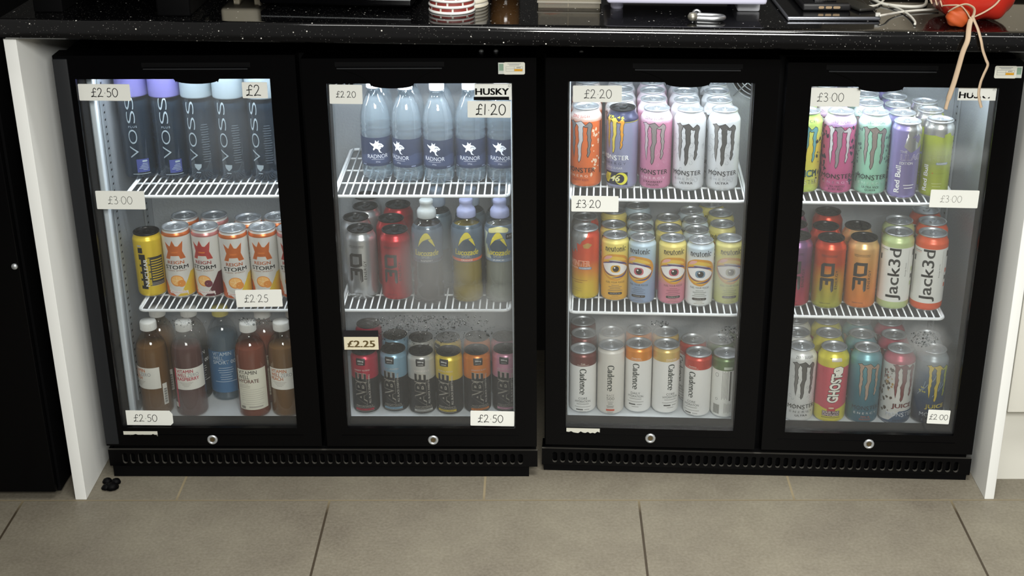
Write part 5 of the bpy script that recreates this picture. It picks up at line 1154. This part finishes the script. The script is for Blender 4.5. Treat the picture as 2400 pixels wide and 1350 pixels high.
# shackle
b = MB(); sm_ = paint('#b9bbbd', .35, .9)
U = [(-.026, -.013, .007), (-.010, -.0135, .007), (.012, -.0125, .007), (.024, -.008, .007), (.029, .0, .007), (.024, .008, .007), (.012, .0125, .007), (-.010, .0135, .007), (-.022, .0135, .007)]
b.tube(spline(U, 4), .0043, sm_, 10); o = b.build('shackle'); 
r = empty('bow_shackle', 'small steel bow shackle lying in front of the white scale', 'shackle'); o.name = 'bow'; o.parent = r
b = MB(); b.lathe([(0, -.0065), (.005, -.006), (.0085, -.002), (.0090, .002), (.006, .0075), (0, .0088)], paint('#a9a69a', .4, .8), 16); k_ = b.build('pin_head', r); k_.location = (-.026, -.016, .009)
b = MB(); b.tube([(-.024, -.015, .009), (-.020, .018, .009)], .0036, sm_, 10); b.build('pin', r); b = MB(); b.tube([(-.020+.0065*math.cos(t), .0135, .0088+.0065*math.sin(t)) for t in [2*PI*q/16 for q in range(16)]], .0026, sm_, 8, closed=True); b.build('eye', r)
onto(r, .3050, -.0675, -8)
# tablet with phone on it
r = empty('tablet', 'black tablet lying flat with silver edge near the front of the worktop', 'tablet')
b = MB(); b.box(0, .168, 0, .24, .0008, .0078, paint('#8d9098', .3, .8), .0025); b.build('frame', r); b = MB(); b.box(.003, .165, .003, .237, .0079, .0086, paint('#0a0a0c', .12)); b.build('screen', r)
b = MB(); b.box(.158, .166, -.0005, .004, .0088, .0150, paint('#c9c9c4', .4)); b.build('plug', r)
onto(r, .4475, -.0670, 1.2)
r = empty('phone', 'black cased phone on top of the tablet with gold port cut-outs', 'phone'); pc = paint('#141416', .45)
b = MB(); b.box(0, .088, 0, .17, 0, .0135, pc, .0035); b.build('case', r); b = MB(); b.box(.004, .084, .004, .166, .0136, .0142, paint('#0d0d10', .15)); b.build('back_panel', r)
gd = paint('#b39a7a', .4, .5)
for x, w in ((.034, .010), (.0475, .0115), (.062, .013)): b = MB(); V, F = poly(rrect(w, .0046, .0022)); b.add([(q[0]+x, -.0003, q[1]+.0068) for q in V], F, gd); b.build('port_cutout', r)
b = MB(); b.prism([[(.020+.024+.022*math.cos(rad(a)), .0142+.0) for a in (0, 1)]+[(.044-.022, .0142), (.044-.020, .0160), (.044+.020, .0160), (.044+.022, .0142)]], .014, .05, pc) if False else b.box(.024, .064, .016, .060, .0142, .0160, paint('#08080a', .2), .0007); b.build('ring_plate', r)
onto(r, .4815, -.0250, 1, .0089)
r = empty('strap_case', 'dark folded strap lying on the right side of the tablet', 'strap'); b = MB(); b.box(0, .034, 0, .15, 0, .006, paint('#232320', .5), .0025); o = b.build('strap_body', r); onto(r, .5840, -.030, 20, .0089)
WCB = paint('#d3d2c8', .5)
def cable(pts, lab, rr=.0022):
    b = MB(); b.tube(spline([ct(*p) for p in pts], 6), rr, WCB, 8); o = b.build('charging_cable'); tag(o, lab, 'cable', 'white cables at the right of the worktop')
cable([(.6120, -.0675, .011), (.625, -.055, .010), (.640, -.030, .006), (.665, -.005, .004), (.700, .010, .004), (.740, .020, .004)], 'white cable running from the tablet corner to the right')
cable([(.575, .060, .012), (.600, .040, .006), (.630, .048, .004), (.655, .095, .004), (.660, .13, .004)], 'white cable curling behind the tablet')
cable([(.635, .11, .004), (.650, .060, .004), (.690, .040, .004), (.720, .050, .004), (.735, .09, .004)], 'thick white cable arching beside the red glove', .0030)
cable([(.655, .055, .004), (.668, .020, .004), (.674, -.030, .004), (.672, -.080, .004), (.668, -.098, .003)], 'white cable trailing forward to the worktop edge')
# red leather glove with laces
r = empty('boxing_glove', 'red leather boxing glove with cream laces at the right end of the worktop', 'glove')
red = paint('#c32f22', .22, 0, .6)
def blob(cx, cy, cz, rx, ry, rz, fn=None, seg=36, rings=22, sq=1.0):
    V = []; F = []
    for i in range(rings+1):
        t = PI*i/rings
        for k in range(seg):
            a = 2*PI*k/seg; x, y, z = [math.copysign(abs(q)**sq, q) for q in (math.sin(t)*math.cos(a), math.sin(t)*math.sin(a), math.cos(t))]
            s_ = fn(x, y, z) if fn else 1
            V.append((cx+rx*x*s_, cy+ry*y*s_, cz+rz*z*s_))
    for i in range(rings):
        for k in range(seg): F.append((i*seg+k, (i+1)*seg+k, (i+1)*seg+(k+1) % seg, i*seg+(k+1) % seg))
    return V, F
b = MB(); wr = lambda x, y, z: 1+.035*math.sin(9*x+4*z)*math.cos(6*y+3*z)-.10*math.exp(-((x-.10)/.10)**2-((z-.15)/.6)**2)*(y < 0)+.05*abs(x)**3
b.add(*blob(.010, .010, .076, .070, .076, .076, wr, 48, 30, .66), red, True)
body = b.build('leather_body', r)
b = MB(); b.add(*blob(.035, -.025, .095, .036, .045, .055, lambda x, y, z: 1+.05*math.sin(7*x+5*z)), red, True); b.build('thumb', r)
b = MB(); b.add(*blob(-.033, -.071, .018, .020, .013, .0165, lambda x, y, z: 1+.06*math.sin(5*x+7*z), 28, 16, .75), paint('#b9501f', .6), True); b.build('cuff_roll', r)
LC = paint('#b8a288', .8)
def lace(pts, w, name='lace'):
    b = MB(); b.tube(spline(pts, 6), w, LC, 8, flat=.45); return b.build(name, r)
lace([(-.058, -.060, .036), (-.048, -.074, .040), (-.034, -.082, .041), (-.024, -.084, .032), (-.017, -.085, .022), (-.012, -.086, .014)], .0030)
lace([(-.050, -.072, .028), (-.042, -.082, .038), (-.026, -.084, .044), (-.012, -.085, .038), (-.010, -.086, .028), (-.014, -.087, .018)], .0034)
lace([(-.010, -.086, .022), (.010, -.080, .030), (.028, -.076, .042), (.040, -.072, .058), (.050, -.068, .078), (.054, -.064, .095)], .0026)
for q in range(3): lace([(-.069+.006*q, -.012-.012*q, .040), (-.066+.006*q, -.018-.012*q, .030)], .0018, 'stitch')
# the two loose ends hang over the worktop's front edge
hang = {'a': [(-.013, -.086, .022), (-.017, -.092, .012), (-.021, -.104, .0030), (-.0245, -.1165, -.012)], 'b': [(-.012, -.086, .024), (-.008, -.092, .014), (-.005, -.104, .0045), (-.001, -.1165, -.012)]}
LACE_X, LACE_Y = .7720, -.0360
w2 = lambda x, z: (x-LACE_X, -.1185, z-(.9985-.0145*LACE_X))
HA = [w2(.7415, .955), w2(.7370, .925), w2(.7330, .900), w2(.7285, .878), w2(.7255, .861), w2(.7245, .852)]
HB = [w2(.7760, .958), w2(.7835, .942), w2(.7878, .932), w2(.7830, .915), w2(.7795, .900), w2(.7790, .880), w2(.7845, .862), w2(.7870, .856)]
b = MB(); b.tube(spline(hang['a']+HA, 6), [.0048 if 2 < k < 45 else .0034 for k in range(6*(len(hang['a'])+len(HA)-1)+1)], LC, 8, flat=.4); b.build('lace_end', r)
b = MB(); b.tube(spline(hang['b']+HB, 6), .0032, LC, 8, flat=.6); b.build('lace_end', r)
onto(r, LACE_X, LACE_Y, 0)
bpy.context.view_layer.update()
